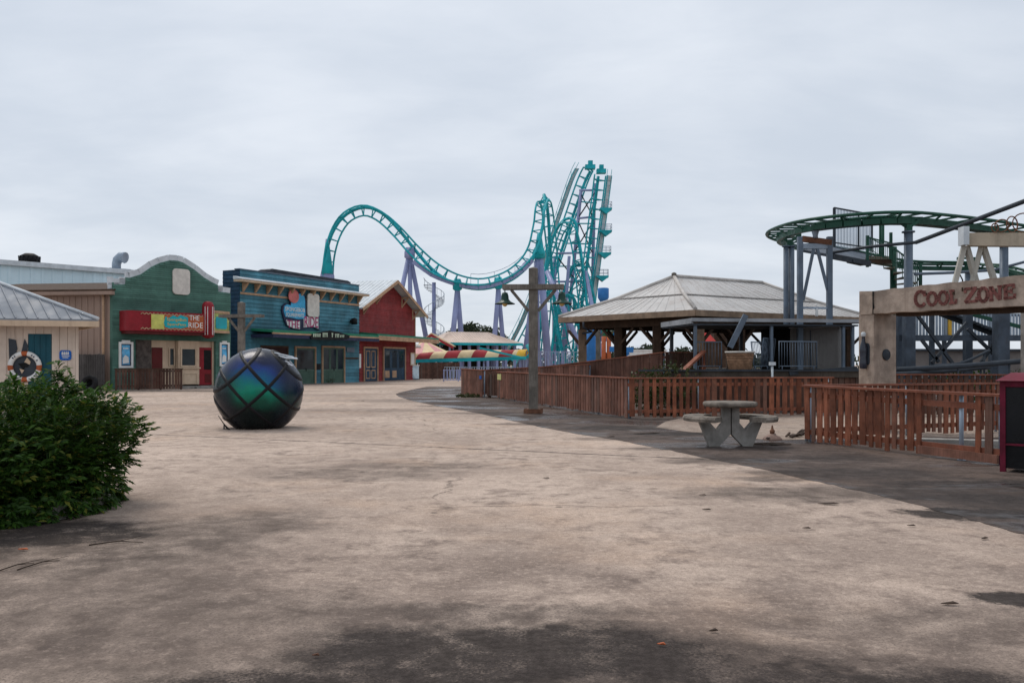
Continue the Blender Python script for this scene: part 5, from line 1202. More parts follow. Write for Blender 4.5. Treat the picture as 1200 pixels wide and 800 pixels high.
# gate
f = Frame(gd(566, 466.2)[:2], gd(583, 467)[:2]); b = thing('fence_gate', f.pt(f.L / 2, 0, 0), 'dark brown plank gate set in the picket fence', 'gate')
mb = MB()
for k in range(5): u = f.L * (k + .1) / 5; mb.fb(f, u, u + f.L * .14, -.25, -.21, .1, 1.15)
mb.build('slat_panel', M['fence_dark'], b)
mb = MB(); mb.fb(f, 0, f.L, -.30, -.252, .95, 1.25); mb.fb(f, 0, f.L, -.30, -.252, .12, .5); mb.build('rail', M['fence_dark'], b)
for u in (0.02, f.L - .12): mb = MB(); mb.fb(f, u, u + .1, -.42, -.302, 0, 1.3); mb.build('post', M['brown_wood'], b)
f = Frame(pa[:2], C[:2]); u0, z1 = f.uz(582.8, 438, .05); u1, z0 = f.uz(587, 445, .05)
mb = MB(); mb.fb(f, max(.02, u0), u1, .03, .05, z0, z1); tag(mb.build('notice_board', mat('pale_yellow', (.62, .60, .25), .6)), 'small pale yellow notice fixed on the fence beside the gate', 'notice')
mb = MB(); f0 = Frame(gd(541, 463)[:2], gd(566, 466.0)[:2]); u0, z1 = f0.uz(561.5, 440, .05); u1, z0 = f0.uz(564, 444, .05); mb.fb(f0, u0, u1, .03, .05, z0, z1); tag(mb.build('notice_board', M['sign_blue']), 'tiny blue notice on the short fence left of the gate', 'notice')
# ramp fences (behind the long run)
rp = M['fence_pale']
q0, q1, q2, q3 = xy(602, 43), xy(777, 34), xy(822, 35.2), xy(830, 38)
f = Frame(q0[:2], q1[:2])
picket(q0, q1, 1.30, zp(412.5, 34), 'sloping brown fence along the ramp up to the pavilion', mat('cedar_dark', (.12, .055, .038), .75, var=.25, scale=2, dirt=.4, grain=.5, island=.2), (.17, .17), .012, step=1.7, postm=M['blue_steel'])  # one darker brown cedar tone for the ramp boards
picket(xy(545, 45), xy(690, 37.0), 1.26, zp(426.5, 37.0), 'lower sloping brown ramp fence beside the long picket run', rp, (.17, .17), .02, step=1.8, postm=M['blue_steel'])
picket(q1 + V((.08, .03, 0)), q2, zp(412.5, 34), zp(412.5, 35.2), 'short high brown fence at the top of the pavilion ramp', M['fence_dark'], (.17, .17), .03)
a, e = at(825, 411.5, 31.5), at(793.5, 441, 28.7); mb = MB(); mb.bar(a, e, .16, .09); pk = tag(mb.build('slanted_plank', M['rail']), 'loose reddish plank slanting down from the ramp fence end', 'plank')
a, e = at(825, 411, 31.6), at(825, 436, 31.6)
mb = MB(); mb.bar(V((a.x, a.y, 0)), a, .12, .12); tag(mb.build('fence_post', M['fence_red']), 'single reddish wooden post at the top of the slanted plank', 'post')
# overgrown brush between ramp and front fence
rnd = random.Random(77)
for (px, D, w, h, lab, lm) in ((762, 29.5, 1.0, 1.55, 'brown green overgrown brush left behind the reddish fence corner', 'leaf_dry'), (790, 29.0, 1.0, 1.75, 'dark green overgrown brush below the slanted plank', 'leaf_dry')):
    c_ = xy(px, D); b = thing('brush', c_, lab, 'brush'); mb = MB()
    for k in range(12): aa = rnd.uniform(0, 6.28); mb.tube([c_, c_ + V((w * .5 * math.cos(aa), w * .5 * math.sin(aa), h * rnd.uniform(.5, .85)))], [.02, .008], 5)
    mb.build('stems', M['bark'], b); mb = MB(); leafball(mb, c_ + V((0, 0, h * .5)), (w, w * .8, h * .5), 900, .07, rnd); mb.raw('foliage', M[lm], b)
# near right fence
P0 = gd(943.5, 517.5); P1 = gd(1171, 545.5)
f = Frame(P0[:2], P1[:2])
uS = f.U(1083)
def gap_skip(u): return u > uS and not (f.U(1142) < u < f.U(1156))
gap_skip.first = uS
picket(P0, P1, 1.17, 1.12, 'near reddish picket fence with missing boards beside the dark kiosk', M['fence_red'], (.135, .095), .075, zb=.05, step=40, postm=M['steel'], skip=gap_skip)
uM = f.U(1123)
mb = MB(); mb.tube([f.pt(uM, -.07, 0), f.pt(uM, -.07, 1.08)], .036, 10); mb.lathe([(.07, 0), (.07, .02)], f.pt(uM, -.07, 0), 12); tag(mb.build('fence_post', M['steel']), 'bare galvanised steel post in the gap of the near fence', 'post')
mb = MB(); mb.bar(f.pt(uS - .1, .03, .12), f.pt(f.L, .03, .10), .04, .14); tag(mb.build('base_board', M['fence_pale']), 'low broken bottom board along the gap in the near fence', 'board')
picket(P0 + V((.1, .12, 0)), xy(1172, 20.2), 1.17, 1.16, 'back run of reddish picket fence behind the near fence gap', M['fence_red'], (.135, .095), .085, step=3.2)
mb = MB(); a = xy(1060, 16.3); e = xy(1215, 15.6); mb.bar(a + V((0, 0, .1)), e + V((0, 0, .1)), .35, .2); tag(mb.build('concrete_kerb', M['concrete']), 'pale concrete edging block behind the gap of the near fence', 'kerb')
picket(xy(1046, 26.5), xy(1200, 27.0), 1.30, 1.28, 'far dark reddish fence behind the arch pillar under the steel frame', M['fence_dark'], (.14, .1), .07, step=2.6)

# ================================================================== deck and pavilion
ZD = 1.38
dk = thing('deck', xy(850, 33), 'raised grey timber deck carrying the pavilion and the open shed', 'deck')
dp = [xy(786, 28.8), xy(1012, 29.2), xy(1060, 37), xy(1055, 52), xy(760, 52), xy(640, 46), xy(660, 40), xy(782, 34.5)]
mb = MB(); mb.prism([p + V((0, 0, ZD - .22)) for p in dp], (0, 0, .22)); mb.build('platform', mat('deck_boards', (.075, .062, .05), .85, var=.3, grain=.5), dk)
mb = MB(); f = Frame(dp[0][:2], dp[1][:2]); u = .05
while u < f.L - .2: mb.fb(f, u, u + .18, -.12, -.06, .02, ZD - .22); u += .2
mb.build('skirt', M['fence_dark'], dk)
mb = MB(); mb.bar(dp[0] + V((-1.1, -.1, ZD + .02)), dp[1] + V((0, -.06, ZD + .02)), .05, .06); mb.build('edge_rail', M['dk_steel'], dk)
V0, V1, V2 = V((2.3, 42, 0)), V((7.74, 36, 0)), V((17.9, 42.4, 0)); V3 = V0 + V2 - V1
ZE = 3.92
pv = thing('pavilion', (V0 + V2) / 2 + V((0, 0, 0)), 'open timber pavilion with hipped galvanised roof on brown posts', 'pavilion')
mid0, mid1 = (V0 + V1) / 2, (V2 + V3) / 2; ax = (mid1 - mid0).normalized()
r0, r1 = mid0 + ax * 3.2, mid1 - ax * 2.7; zr = 5.78
cn = [V0, V1, V2, V3]; E = [v + V((0, 0, ZE)) for v in cn]
rr0, rr1 = r0 + V((0, 0, zr)), r1 + V((0, 0, zr))
zmid = ZE + (zr - ZE) * .44
Mdp = [E[0].lerp(rr0, .5), E[1].lerp(rr0, .5), E[2].lerp(rr1, .5), E[3].lerp(rr1, .5)]
for m_ in Mdp: m_.z = zmid
mb = MB()
vs = E + Mdp + [rr0, rr1] + [v - V((0, 0, .10)) for v in E]
mb.add(vs, [(0, 1, 5, 4), (1, 2, 6, 5), (2, 3, 7, 6), (3, 0, 4, 7), (4, 5, 8), (5, 6, 9, 8), (6, 7, 9), (7, 4, 8, 9), (0, 1, 11, 10), (1, 2, 12, 11), (2, 3, 13, 12), (3, 0, 10, 13)])
def seams(a, b_, c_, d_, n):
    for k in range(1, n):
        f_ = k / n; p = a.lerp(b_, f_); q = d_.lerp(c_, f_); mb.bar(p + V((0, 0, .008)), q + V((0, 0, .008)), .022, .012)
seams(E[0], E[1], Mdp[1], Mdp[0], 15); seams(Mdp[0], Mdp[1], rr0, rr0, 8)
seams(E[1], E[2], Mdp[2], Mdp[1], 22); seams(Mdp[1], Mdp[2], rr1, rr0, 16)
rf = mb.build('roof', M['roof_metal'], pv)
mb = MB(); mb.prism([v - V((0, 0, .11)) for v in E], (0, 0, -.04)); mb.build('ceiling', mat('ceiling_shade_dark', (.035, .024, .017), .9, grain=.4), rf)  # dark slab added to deepen the shade under the pavilion roof
mb = MB()
for k in (0, 1): mb.bar(Mdp[k] + V((0, 0, .03)), Mdp[k + 1] + V((0, 0, .03)), .12, .04)
for k, r_ in ((0, rr0), (1, rr0), (2, rr1)): mb.tube([E[k] + V((0, 0, .03)), Mdp[k] + V((0, 0, .03)), r_ + V((0, 0, .03))], .09, 6)
mb.tube([rr0 + V((0, 0, .03)), rr1 + V((0, 0, .03))], .1, 6); mb.build('ridge_cap', mat('ridge_metal', (.46, .43, .40), .55, var=.15, dirt=.3), rf)
mb = MB(); mb.lathe([(.12, 0), (.12, .12), (.04, .16)], rr0 + V((0, 0, .05)), 10); mb.build('ridge_knob', M['grey_wood'], rf)
mb = MB()
for k in range(4): a, e = E[k] - V((0, 0, .14)), E[(k + 1) % 4] - V((0, 0, .14)); mb.bar(a, e, .07, .26)
mb.build('fascia', M['tan_wood'] if False else mat('fascia_tan', (.30, .21, .145), .8, var=.25, scale=2, dirt=.45, streak=.3), rf)
mb = MB()
for k in range(4):
    a, e = cn[k].lerp(cn[(k + 2) % 4], .07), cn[(k + 1) % 4].lerp(cn[(k + 3) % 4], .07); mb.bar(a + V((0, 0, ZE - .42)), e + V((0, 0, ZE - .42)), .18, .34)
mb.build('ring_beam', M['brown_wood'], pv)
I = [cn[k].lerp(cn[(k + 2) % 4], .075) for k in range(4)]
cols = []
for k, n in ((0, 3), (1, 4), (2, 3), (3, 4)):
    for j in range(n): cols.append((I[k].lerp(I[(k + 1) % 4], j / n), (I[(k + 1) % 4] - I[k]).normalized()))
cols += [(I[0].lerp(I[3], .5).lerp(I[1].lerp(I[2], .5), .33), ax), (I[0].lerp(I[3], .5).lerp(I[1].lerp(I[2], .5), .66), ax)]
for k, (p, d) in enumerate(cols):
    s_ = .17 if k not in (0, 3) else .19
    mb = MB(); mb.bar(p + V((0, 0, ZD)), p + V((0, 0, ZE - .6)), s_ * 2, s_ * 2); mb.build('column', M['brown_wood'] if k not in (0, 3) else mat('column_tan', (.23, .155, .105), .8, var=.3, grain=.5), pv)
    for sg in (-1, 1):
        mb = MB(); mb.bar(p + d * sg * .17 + V((0, 0, ZE - 1.35)), p + d * sg * .95 + V((0, 0, ZE - .62)), .11, .11); mb.build('brace', M['brown_wood'], pv)
mb = MB(); p = E[0].lerp(E[1], .22); mb.tube([p + V((-.1, -.1, -.3)), p + V((-.1, -.1, -.55)), p + V((.3, .3, -.75)), I[0] + V((0, -.25, ZE - .8))], .05, 8); mb.build('downspout', M['dk_steel'], rf)

# ------------------------------------------------------------------ open shed with flat roof on the deck
f = Frame(xy(813, 31.2)[:2], xy(1006, 32.2)[:2]); P = f.pt; L = f.L
sh_ = thing('open_shed', P(L / 2, -2, ZD), 'flat roofed open shed with pale steel fascia in front of the pavilion', 'shed')
zf = zp(372.5, 31.2)
mb = MB(); mb.fb(f, -.05, L, -3.4, .0, zf - .26, zf - .2); rf = mb.build('roof', M['dk_steel'], sh_)
mb = MB(); mb.fb(f, -.1, L + .05, .002, .07, zf - .13, zf); mb.fb(f, -.1, -.02, -3.4, .0, zf - .2, zf - .002); mb.build('fascia', mat('pale_fascia', (.30, .315, .335), .6, var=.2, scale=1, dirt=.45), rf)
for px in (816, 905.5, 990, 1001):
    u = f.U(px); mb = MB(); mb.fb(f, u - .05, u + .05, -.16, -.06, ZD, zf - .262); mb.build('post', M['blue_steel'], sh_)
for u in (.3, L * .5, L - .3): mb = MB(); mb.fb(f, u - .06, u + .06, -3.3, -3.18, ZD, zf - .262); mb.build('post', M['dk_steel'], sh_)
mb = MB(); ua, ub = f.U(893, -3), f.U(990, -3); mb.fb(f, ua, ub, -3.1, -3.0, ZD, zf - .27); mb.build('shade_panel', M['dark_in'], sh_)  # near black sheet painted for the gloom under the shed roof
# fallen beam leaning at the shed
a, e = at(855.5, 407, 30.6), at(874, 369, 30.6); mb = MB(); mb.bar(a, e, .12, .19);  tag(mb.build('fallen_beam', M['blue_steel']), 'bent grey steel beam hanging slanted from the shed roof edge', 'beam')
# grey cabin
f3 = Frame(xy(926, 33.4)[:2], xy(982, 32.6)[:2]); P = f3.pt; cb_ = thing('storage_cabin', P(f3.L / 2, -1, ZD), 'pale grey ribbed storage cabin standing on the deck under the shed roof', 'cabin')
zc = zp(384, 33)
mb = MB(); mb.fb(f3, 0, f3.L, -1.6, -.002, ZD + .05, zc)
ribbed(mb, f3, .05, f3.L, ZD + .08, zc - .05, .13, 0, .012); mb.build('wall', mat('cabin_grey', (.165, .157, .15), .7, var=.12, scale=.8, dirt=.4, streak=.4), cb_)
mb = MB(); mb.fb(f3, -.05, f3.L + .05, -1.65, .05, zc + .002, zc + .07); mb.build('roof', M['trim_white'], cb_)
mb = MB(); mb.fb(f3, f3.L * .42, f3.L * .43 + .02, .013, .03, ZD + .1, zc - .1); mb.build('door_edge', M['dk_steel'], cb_)
# planter basket
c = xy(867, 30.2, ZD); b = thing('planter_basket', c, 'tapered brown wicker planter tub on the deck edge', 'planter')
z1 = zp(411.5, 30.2) - ZD; z0 = .02
mb = MB(); prof_ = [(.36, z0), (.40, z0 + .05), (.44, z1 * .5), (.48, z1 - .08), (.485, z1 - .06)]
for k, (ra, za_) in enumerate(prof_): pass
mb.lathe(prof_, c, 28)
for k in range(5):
    zz = z0 + .1 + (z1 - .2) * k / 5; rr = .385 + .09 * k / 5; mb.lathe([(rr, zz), (rr + .025, zz + .03), (rr + .025, zz + .07), (rr, zz + .1)], c, 28)
mb.build('basket', M['wicker'], b)
mb = MB(); mb.lathe([(.42, z1 - .06), (.52, z1 - .06), (.52, z1), (.42, z1), (.42, z1 - .06)], c, 28); mb.build('rim', M['offwhite'], b)
mb = MB(); mb.lathe([(.42, z1 - .1), (.42, z1 - .05), (.02, z1 - .04)], c, 20); mb.build('soil', M['soil'], b)
# barricades
def barricade(p0, p1, label, lean=0.0, h=1.05):
    a, e = V(p0), V(p1); L = (e - a).length
    b = thing('crowd_barrier', (a + e) / 2, label, 'barrier', 'steel crowd barriers on the deck')
    d = (e - a).normalized(); n = V((d.y, -d.x, 0)); up = V((0, 0, 1)) * math.cos(lean) + n * math.sin(lean) * -1
    mb = MB(); mb.tube([a + up * .08, a + up * h, e + up * h, e + up * .08], .026, 8); mb.tube([a + up * .16, e + up * .16], .02, 6); mb.build('frame', M['blue_steel'], b)
    mb = MB(); k = int(L / .11)
    for i in range(1, k): q = a.lerp(e, i / k); mb.tube([q + up * .16, q + up * h], .011, 5)
    mb.build('bars', M['blue_steel'], b)
    for q in (a.lerp(e, .08), a.lerp(e, .92)): mb = MB(); mb.bar(q + n * .28 + V((0, 0, .02)), q - n * .28 + V((0, 0, .02)), .05, .03); mb.tube([q + V((0, 0, .03)), q + up * .16], .02, 6); mb.build('foot', M['blue_steel'], b)
barricade(xy(816, 31.5, ZD), xy(845.5, 31.5, ZD), 'steel crowd barrier left of the wicker planter tub')
barricade(xy(884, 31.0, ZD), xy(901, 31.8, ZD), 'leaning steel crowd barrier just right of the wicker planter', .12)
barricade(xy(891, 31.6, ZD), xy(905, 32.4, ZD), 'second leaning crowd barrier behind the tilted one by the planter', -.1, 1.2)
barricade(xy(913, 30.8, ZD), xy(957, 31.2, ZD), 'long steel crowd barrier standing before the grey cabin')
c = xy(905, 28.9); mb = MB(); mb.tube([c, c + V((0, 0, zp(428, 28.9)))], .04, 8); mb.box(c.x - .09, c.x + .09, c.y - .09, c.y + .09, zp(428, 28.9), zp(424, 28.9)); tag(mb.build('bollard_light', M['trim_white']), 'thin pale post with white box head behind the reddish fence', 'post light')
a = xy(938, 29.3); b = thing('metal_walkway', a, 'low dark steel gangway lying on the deck before the cabin', 'gangway'); mb = MB(); mb.bar(at(925, 437, 29.3), at(1004, 432.5, 30), .5, .07); mb.build('deck_plate', M['dk_steel'], b)
mb = MB(); mb.bar(at(925, 437.5, 29), at(1004, 431, 29.7), .05, .12); mb.build('edge_beam', M['dk_steel'], b)
# red roofed kiosk and brown stall seen through the pavilion
c = xy(824, 62); b = thing('red_roof_kiosk', c, 'small kiosk with red pyramid roof seen through the pavilion', 'kiosk')
ze, za = zp(400, 62), zp(382, 62); w = .75
mb = MB(); mb.box(c.x - w * .8, c.x + w * .8, c.y - w, c.y + w, 0, ze); mb.build('wall', M['brown_wood'], b)
mb = MB(); q = [c + V((sx_ * w, sy * w, ze)) for sx_, sy in ((-1, -1), (1, -1), (1, 1), (-1, 1))]; mb.add(q + [c + V((0, 0, za))], [(0, 1, 4), (1, 2, 4), (2, 3, 4), (3, 0, 4), (3, 2, 1, 0)]); mb.build('roof', mat('bright_red_roof', (.55, .06, .05), .6), b)
c = xy(850, 66); b = thing('brown_stall', c, 'brown boarded stall seen through the pavilion beside the red roofed kiosk', 'stall')
mb = MB(); mb.box(c.x - 1.1, c.x + 1.1, c.y - 1, c.y + 1, 0, zp(385, 66)); mb.build('wall', M['brown_wood'], b)
mb = MB(); z = zp(385, 66); mb.box(c.x - 1.4, c.x + 1.4, c.y - 1.3, c.y + 1.3, z + .002, z + .2); mb.build('roof', M['rust'], b)
# blue, green and yellow ride seen through the left bay
c = xy(705, 84); b = thing('tower_ride', c, 'colourful ride with blue column, green drum and yellow legs behind the pavilion', 'ride')
z = zp(338, 84); q = xy(707, 84)
mb = MB(); mb.tube([xy(693, 86), xy(693, 86) + V((0, 0, 5.5))], .55, 12); mb.tube([q + V((0, 0, zp(400, 84))), q + V((0, 0, z - .1))], .32, 12); mb.lathe([(.32, z - 1.3), (.55, z - .9), (.55, z), (.45, z + .05)], q, 14); mb.build('column', M['ride_blue'], b)
q = xy(712, 83); mb = MB(); mb.lathe([(.2, zp(396, 83)), (.55, zp(393, 83)), (.62, zp(386, 83)), (.5, zp(378, 83)), (.3, zp(373, 83))], q, 16); mb.build('drum', M['green_paint'], b)
for px in (707.5, 713.5): q = xy(px, 82); mb = MB(); mb.tube([q, q + V((0, 0, zp(394, 82)))], .22, 10); mb.build('leg', M['orange'], b)
mb = MB(); mb.bar(at(716, 386, 83), at(736, 416, 83), .35, .35); mb.bar(at(730, 380, 84), at(719, 412, 84), .3, .3); mb.bar(at(714, 409, 82), at(742, 410, 82), .5, .5); mb.build('arm', M['ride_blue'], b)
mb = MB(); c_ = xy(752, 90); mb.box(c_.x - 2.6, c_.x + 2.6, c_.y, c_.y + 2.5, 0, zp(411, 90)); mb.box(c_.x - 2.7, c_.x + 2.7, c_.y - .1, c_.y + 2.6, zp(411, 90) + .002, zp(409.5, 90)); tag(mb.build('low_hut', M['white_paint']), 'low white flat roofed hut seen through the pavilion bays', 'hut')

# ================================================================== stone arch with lettering
ar = thing('sign_arch', xy(1024, 20), 'rough plastered stone gateway with red COOL ZONE lettering on its lintel', 'gateway')
B_, A_, C_ = xy(1024, 20.0), xy(1006.5, 20.45), xy(1050, 20.42); D_ = A_ + C_ - B_
mb = MB(); zt = zp(368, 20.0)
q = [A_, B_, C_, D_]; mb.hexa([p for p in q] + [p + V((0, 0, zt)) for p in q]); pl_ = mb.build('pillar', M['sand_stone'], ar)
A2, B2_, D2_ = xy(1007, 20.40), xy(1022.3, 20.0), A_ + (C_ - B_) * .96
C2 = B2_ + (D2_ - A2)
q = [A2, B2_, C2, D2_]; tops = [zp(341.3, 20.4), zp(341, 20), zp(341, 20), zp(341.5, 20.4)]
mb = MB(); mb.hexa([p + V((0, 0, zt + .004)) for p in q] + [p + V((0, 0, h)) for p, h in zip(q, tops)]); mb.build('pillar_cap', M['sand_stone'], ar)
# lintel, a little tapered and tilted
TL, BL = at(1023.6, 340.5, 19.93), at(1023.6, 367.2, 19.93); TR, BR = at(1262, 315.5, 16.6), at(1262, 355.5, 16.6)
bk = V((.52, .50, 0))
mb = MB(); nS = 26; rnd = random.Random(4)
def lp(s, t): return BL.lerp(BR, s).lerp(TL.lerp(TR, s), t)
rows = []
for i in range(nS + 1):
    s = i / nS; e1, e2 = rnd.uniform(-.012, .012), rnd.uniform(-.014, .010)
    rows.append([lp(s, 0) + V((0, 0, e1)), lp(s, 1) + V((0, 0, e2)), lp(s, 1) + bk + V((0, 0, e2)), lp(s, 0) + bk + V((0, 0, e1))])
vs = [p for r in rows for p in r]; fs = []
for i in range(nS):
    for k in range(4): fs.append((i * 4 + k, i * 4 + (k + 1) % 4, (i + 1) * 4 + (k + 1) % 4, (i + 1) * 4 + k))
fs += [(0, 1, 2, 3), tuple(nS * 4 + k for k in (3, 2, 1, 0))]
mb.add(vs, fs); ln = mb.build('lintel', M['sand_stone'], ar)
mb = MB(); mb.bar(at(1050, 366.5, 19.75) + V((.2, .2, -.02)), at(1262, 357.5, 16.8) + V((.2, .2, -.05)), .42, .10); mb.build('underside_board', M['brown_wood'], ar)
# letters: strokes with serifs, laid on the lintel face
fn = (TR - TL).cross(TL - BL).normalized()
if fn.y > 0: fn = -fn
mb = MB()
def S_of(px, t):
    lo, hi = 0.0, 1.0
    for _ in range(40):
        m_ = (lo + hi) / 2; p = lp(m_, t); x = 600 + 1000 * p.x / p.y
        if x < px: lo = m_
        else: hi = m_
    return lo
def T_of(px, py):
    s0 = S_of(px, .5); a = lp(s0, 0); e = lp(s0, 1); ya = HZ - 1000 * (a.z - EYE) / a.y; ye = HZ - 1000 * (e.z - EYE) / e.y
    return (py - ya) / (ye - ya)
def lpt(px, py): t_ = T_of(px, py); return lp(S_of(px, t_), t_) + fn * .012
def stroke(pts, w=.075):
    w *= .8
    for a, e in zip(pts, pts[1:]):
        a, e = lpt(*a), lpt(*e); d = (e - a).normalized() * w * .25; mb.bar(a - d, e + d, w, .02, up=fn)
def arc(cx, cy, rx, ry, a0, a1, n=14): return [(cx + rx * math.cos(R(a0 + (a1 - a0) * i / n)), cy - ry * math.sin(R(a0 + (a1 - a0) * i / n))) for i in range(n + 1)]
stroke(arc(1079, 350, 6, 8.6, 45, 318), .085); stroke([(1083.2, 341.5), (1084.0, 346.3)], .07)
stroke(arc(1092.5, 350.0, 5.0, 7.3, 0, 360), .08); stroke(arc(1105.6, 348.9, 5.0, 7.3, 0, 360), .08)
stroke([(1115.2, 340.8), (1115.6, 355.2)], .085); stroke([(1113, 341), (1118, 340.5)], .06); stroke([(1113.2, 355.5), (1120.4, 354.6), (1120.6, 351)], .065)
stroke([(1131.3, 342.5), (1131.6, 338.6), (1143.6, 337.4)], .07); stroke([(1143.4, 337.6), (1132.4, 353.6)], .10); stroke([(1132.2, 354), (1144.6, 352.6), (1145, 348.5)], .07)
stroke(arc(1152.4, 345.2, 5.2, 7.8, 0, 360), .085)
stroke([(1161.4, 336.8), (1162.2, 351.6)], .08); stroke([(1162, 337.2), (1171.4, 350)], .09); stroke([(1171.8, 335.4), (1172.2, 350.2)], .075); stroke([(1159.6, 337), (1163.4, 336.6)], .055); stroke([(1160.2, 351.8), (1164, 351.4)], .055); stroke([(1169.8, 335.6), (1173.8, 335.2)], .055)
stroke([(1178.6, 334.8), (1179.2, 349.4)], .09); stroke([(1176.6, 335), (1188.0, 333.6), (1188.2, 337)], .065); stroke([(1179, 341.8), (1185.4, 341)], .065); stroke([(1185.5, 338.8), (1185.7, 343.2)], .05); stroke([(1177.2, 349.8), (1189.2, 348.2), (1189.4, 344.6)], .065)
mb.build('lettering', M['letter_rust'], ln)
mb = MB()
for (x, y) in ((1081, 341), (1086.5, 343.5), (1111, 341.5), (1117, 340.2), (1128, 337.5), (1140, 337), (1147.5, 338.5), (1157, 337.5), (1166, 337.8), (1177, 334.2), (1184, 333.4), (1187, 333)):
    for j in range(2):
        p = lpt(x + rnd.uniform(-1.5, 1.5), y + rnd.uniform(-1, 1.5)); mb.bar(p, p + V((rnd.uniform(-.03, .05), 0, -rnd.uniform(.04, .08))), .02, .012, up=fn)
mb.build('paint_drips', M['brown_wood'], ln)
mb = MB(); p = lambda x, y: lpt(x, y)
mb.prism([at(1022.2, 341.5, 19.96), at(1024.2, 341.5, 19.9), at(1023.0, 351, 19.9), at(1024.8, 360, 19.9), at(1022.6, 366.5, 19.96)], (.03, .06, 0)); mb.build('crack', M['black'], ln)
# second pier at the right end, bottle relief and medallion
mb = MB(); q = [xy(1196, 21.0), xy(1225, 20.4), xy(1262, 21.0), xy(1240, 21.7)]; mb.hexa(q + [p + V((0, 0, zp(366, 21))) for p in q]); mb.build('pillar', M['concrete'], ar)
fl = Frame(A_[:2], B_[:2])
u, z0 = fl.uz(1014.2, 432, .03); z1 = fl.uz(1014.2, 389, .03)[1]; H = z1 - z0
bt = thing('bottle_sculpture', fl.pt(u, .08, z0), 'dark bottle shaped relief with silver cap on the arch pillar side', 'sculpture')
mb = MB(); mb.lathe([(.075, 0), (.085, .03), (.085, .18 * H), (.075, .3 * H), (.088, .48 * H), (.085, .60 * H), (.045, .75 * H), (.036, .86 * H), (.04, .875 * H)], fl.pt(u, .09, z0), 18); mb.build('bottle', mat('bottle_dark', (.014, .018, .03), .18, var=.3, coat=.6), bt)
mb = MB(); mb.lathe([(.042, .876 * H), (.055, .90 * H), (.055, .97 * H), (.03, H)], fl.pt(u, .09, z0), 16); mb.build('cap', M['trim_white'], bt)
mb = MB(); mb.fprism(fl, rrect(u - .11, u + .11, z0 + .1 * H, z0 + .7 * H, .08), -.01, .02); mb.build('backing', M['dk_steel'], bt)
fm = Frame(B_[:2], C_[:2]); u, z = fm.uz(1039, 415.5, .03)
mb = MB(); c_ = fm.pt(u, 0, z); xf = Matrix((fm.u, V((0, 0, 1)), fm.n)).transposed()
mb.lathe([(.10, .0), (.125, .004), (.135, .03), (.12, .05), (.105, .038), (.09, .045), (.02, .05)], c_, 24, xf=xf); tag(mb.build('medallion', M['dk_steel']), 'round dark metal medallion on the shaded face of the arch pillar', 'medallion')

# ================================================================== beige gantry frame behind the arch
gt = thing('gantry', xy(1150, 24), 'beige steel gantry beam on splayed legs behind the arch lintel', 'gantry')
ga, gb = at(1134, 281, 24), at(1262, 281.5, 23)
mb = MB(); mb.bar(ga, gb, .3, .36); mb.build('beam', mat('beige_steel', (.44, .37, .28), .65, var=.1, dirt=.35, streak=.3), gt)
mb = MB(); mb.bar(at(1129.3, 287.5, 23.9), at(1129.3, 266, 23.9), .16, .30); mb.build('end_plate', M['trim_white'], gt)
for (x0, x1, D_b) in ((1130, 1119, 24), (1132.5, 1144, 24.1), (1150, 1139, 24.1), (1152, 1166, 24)):
    a = at(x0, 288.3, 24); e = at(x0 + (x1 - x0) * 1.15, 338, D_b + .05)
    mb = MB(); mb.bar(a, e, .13, .13); mb.build('leg', mat('beige_leg', (.42, .40, .35), .65, var=.12, dirt=.35), gt)
mb = MB(); mb.bar(at(1030, 349, 24.05), at(1262, 339, 24.05), .3, .22); mb.build('base_beam', M['steel'], gt)
for px in (1232, 1256): c_ = xy(px, 24.2); mb = MB(); mb.bar(c_, c_ + V((0, 0, zp(343, 24.2) - .1)), .2, .2); mb.build('post', M['steel'], gt)
mb = MB(); c_ = xy(1034, 24.2); mb.bar(c_, c_ + V((0, 0, zp(350, 24.2) - .1)), .12, .12); mb.build('post', M['steel'], gt)
cw = thing('wire_coil', at(1180, 272, 23.4), 'loose rusty coil of wire hoops lying on the gantry beam', 'wire coil')
mb = MB()
for (px, py, r, tl) in ((1166, 267, .12, .3), (1174, 264.5, .17, -.4), (1186, 263, .22, .4), (1199, 261, .26, -.3), (1208, 262, .26, .5)):
    c_ = at(px, py, 23.5); e1 = V((math.cos(tl), math.sin(tl), 0)); mb.tube([c_ + e1 * r * math.cos(math.tau * i / 20) + V((0, 0, r * math.sin(math.tau * i / 20))) for i in range(20)], .018, 6, closed=True)
mb.build('coil', M['rust'], cw)

# ================================================================== green junior coaster
gc = thing('junior_coaster', xy(1030, 35), 'small green coaster track with grey posts curving above the deck', 'roller coaster')
G_ = [(1320, 290, 34), (1260, 277, 34), (1200, 268.5, 33.8), (1141, 259.5, 33), (1075, 252.5, 32), (1042, 251.5, 31.6), (1012, 253, 31.6), (975, 256.5, 32.2), (945, 261, 33.2), (926, 266, 34.8), (914, 271.5, 36.6), (913.5, 276.5, 38.4), (925, 281.5, 40.2), (948, 287, 41.6), (990, 294, 42.4), (1030, 302, 42.6), (1069, 307.5, 42.4), (1110, 308.5, 42.2), (1150, 309, 41.5), (1180, 313.5, 40), (1230, 327, 38), (1270, 340, 37)]
pts = resample(pxpath(G_, 10), .3)
Ls, Rs, Cs = [], [], []
for i, p in enumerate(pts):
    d = (pts[min(i + 1, len(pts) - 1)] - pts[max(i - 1, 0)]).normalized(); s_ = d.cross(V((0, 0, 1))).normalized(); Ls.append(p + s_ * .5); Rs.append(p - s_ * .5); Cs.append(p - V((0, 0, .26)))
mb = MB(); mb.tube(Ls, .062, 8); mb.tube(Rs, .062, 8)
for i in range(0, len(pts), 3): mb.bar(Ls[i], Rs[i], .10, .06)
tr = mb.build('track', M['track_green'], gc)
mb = MB()
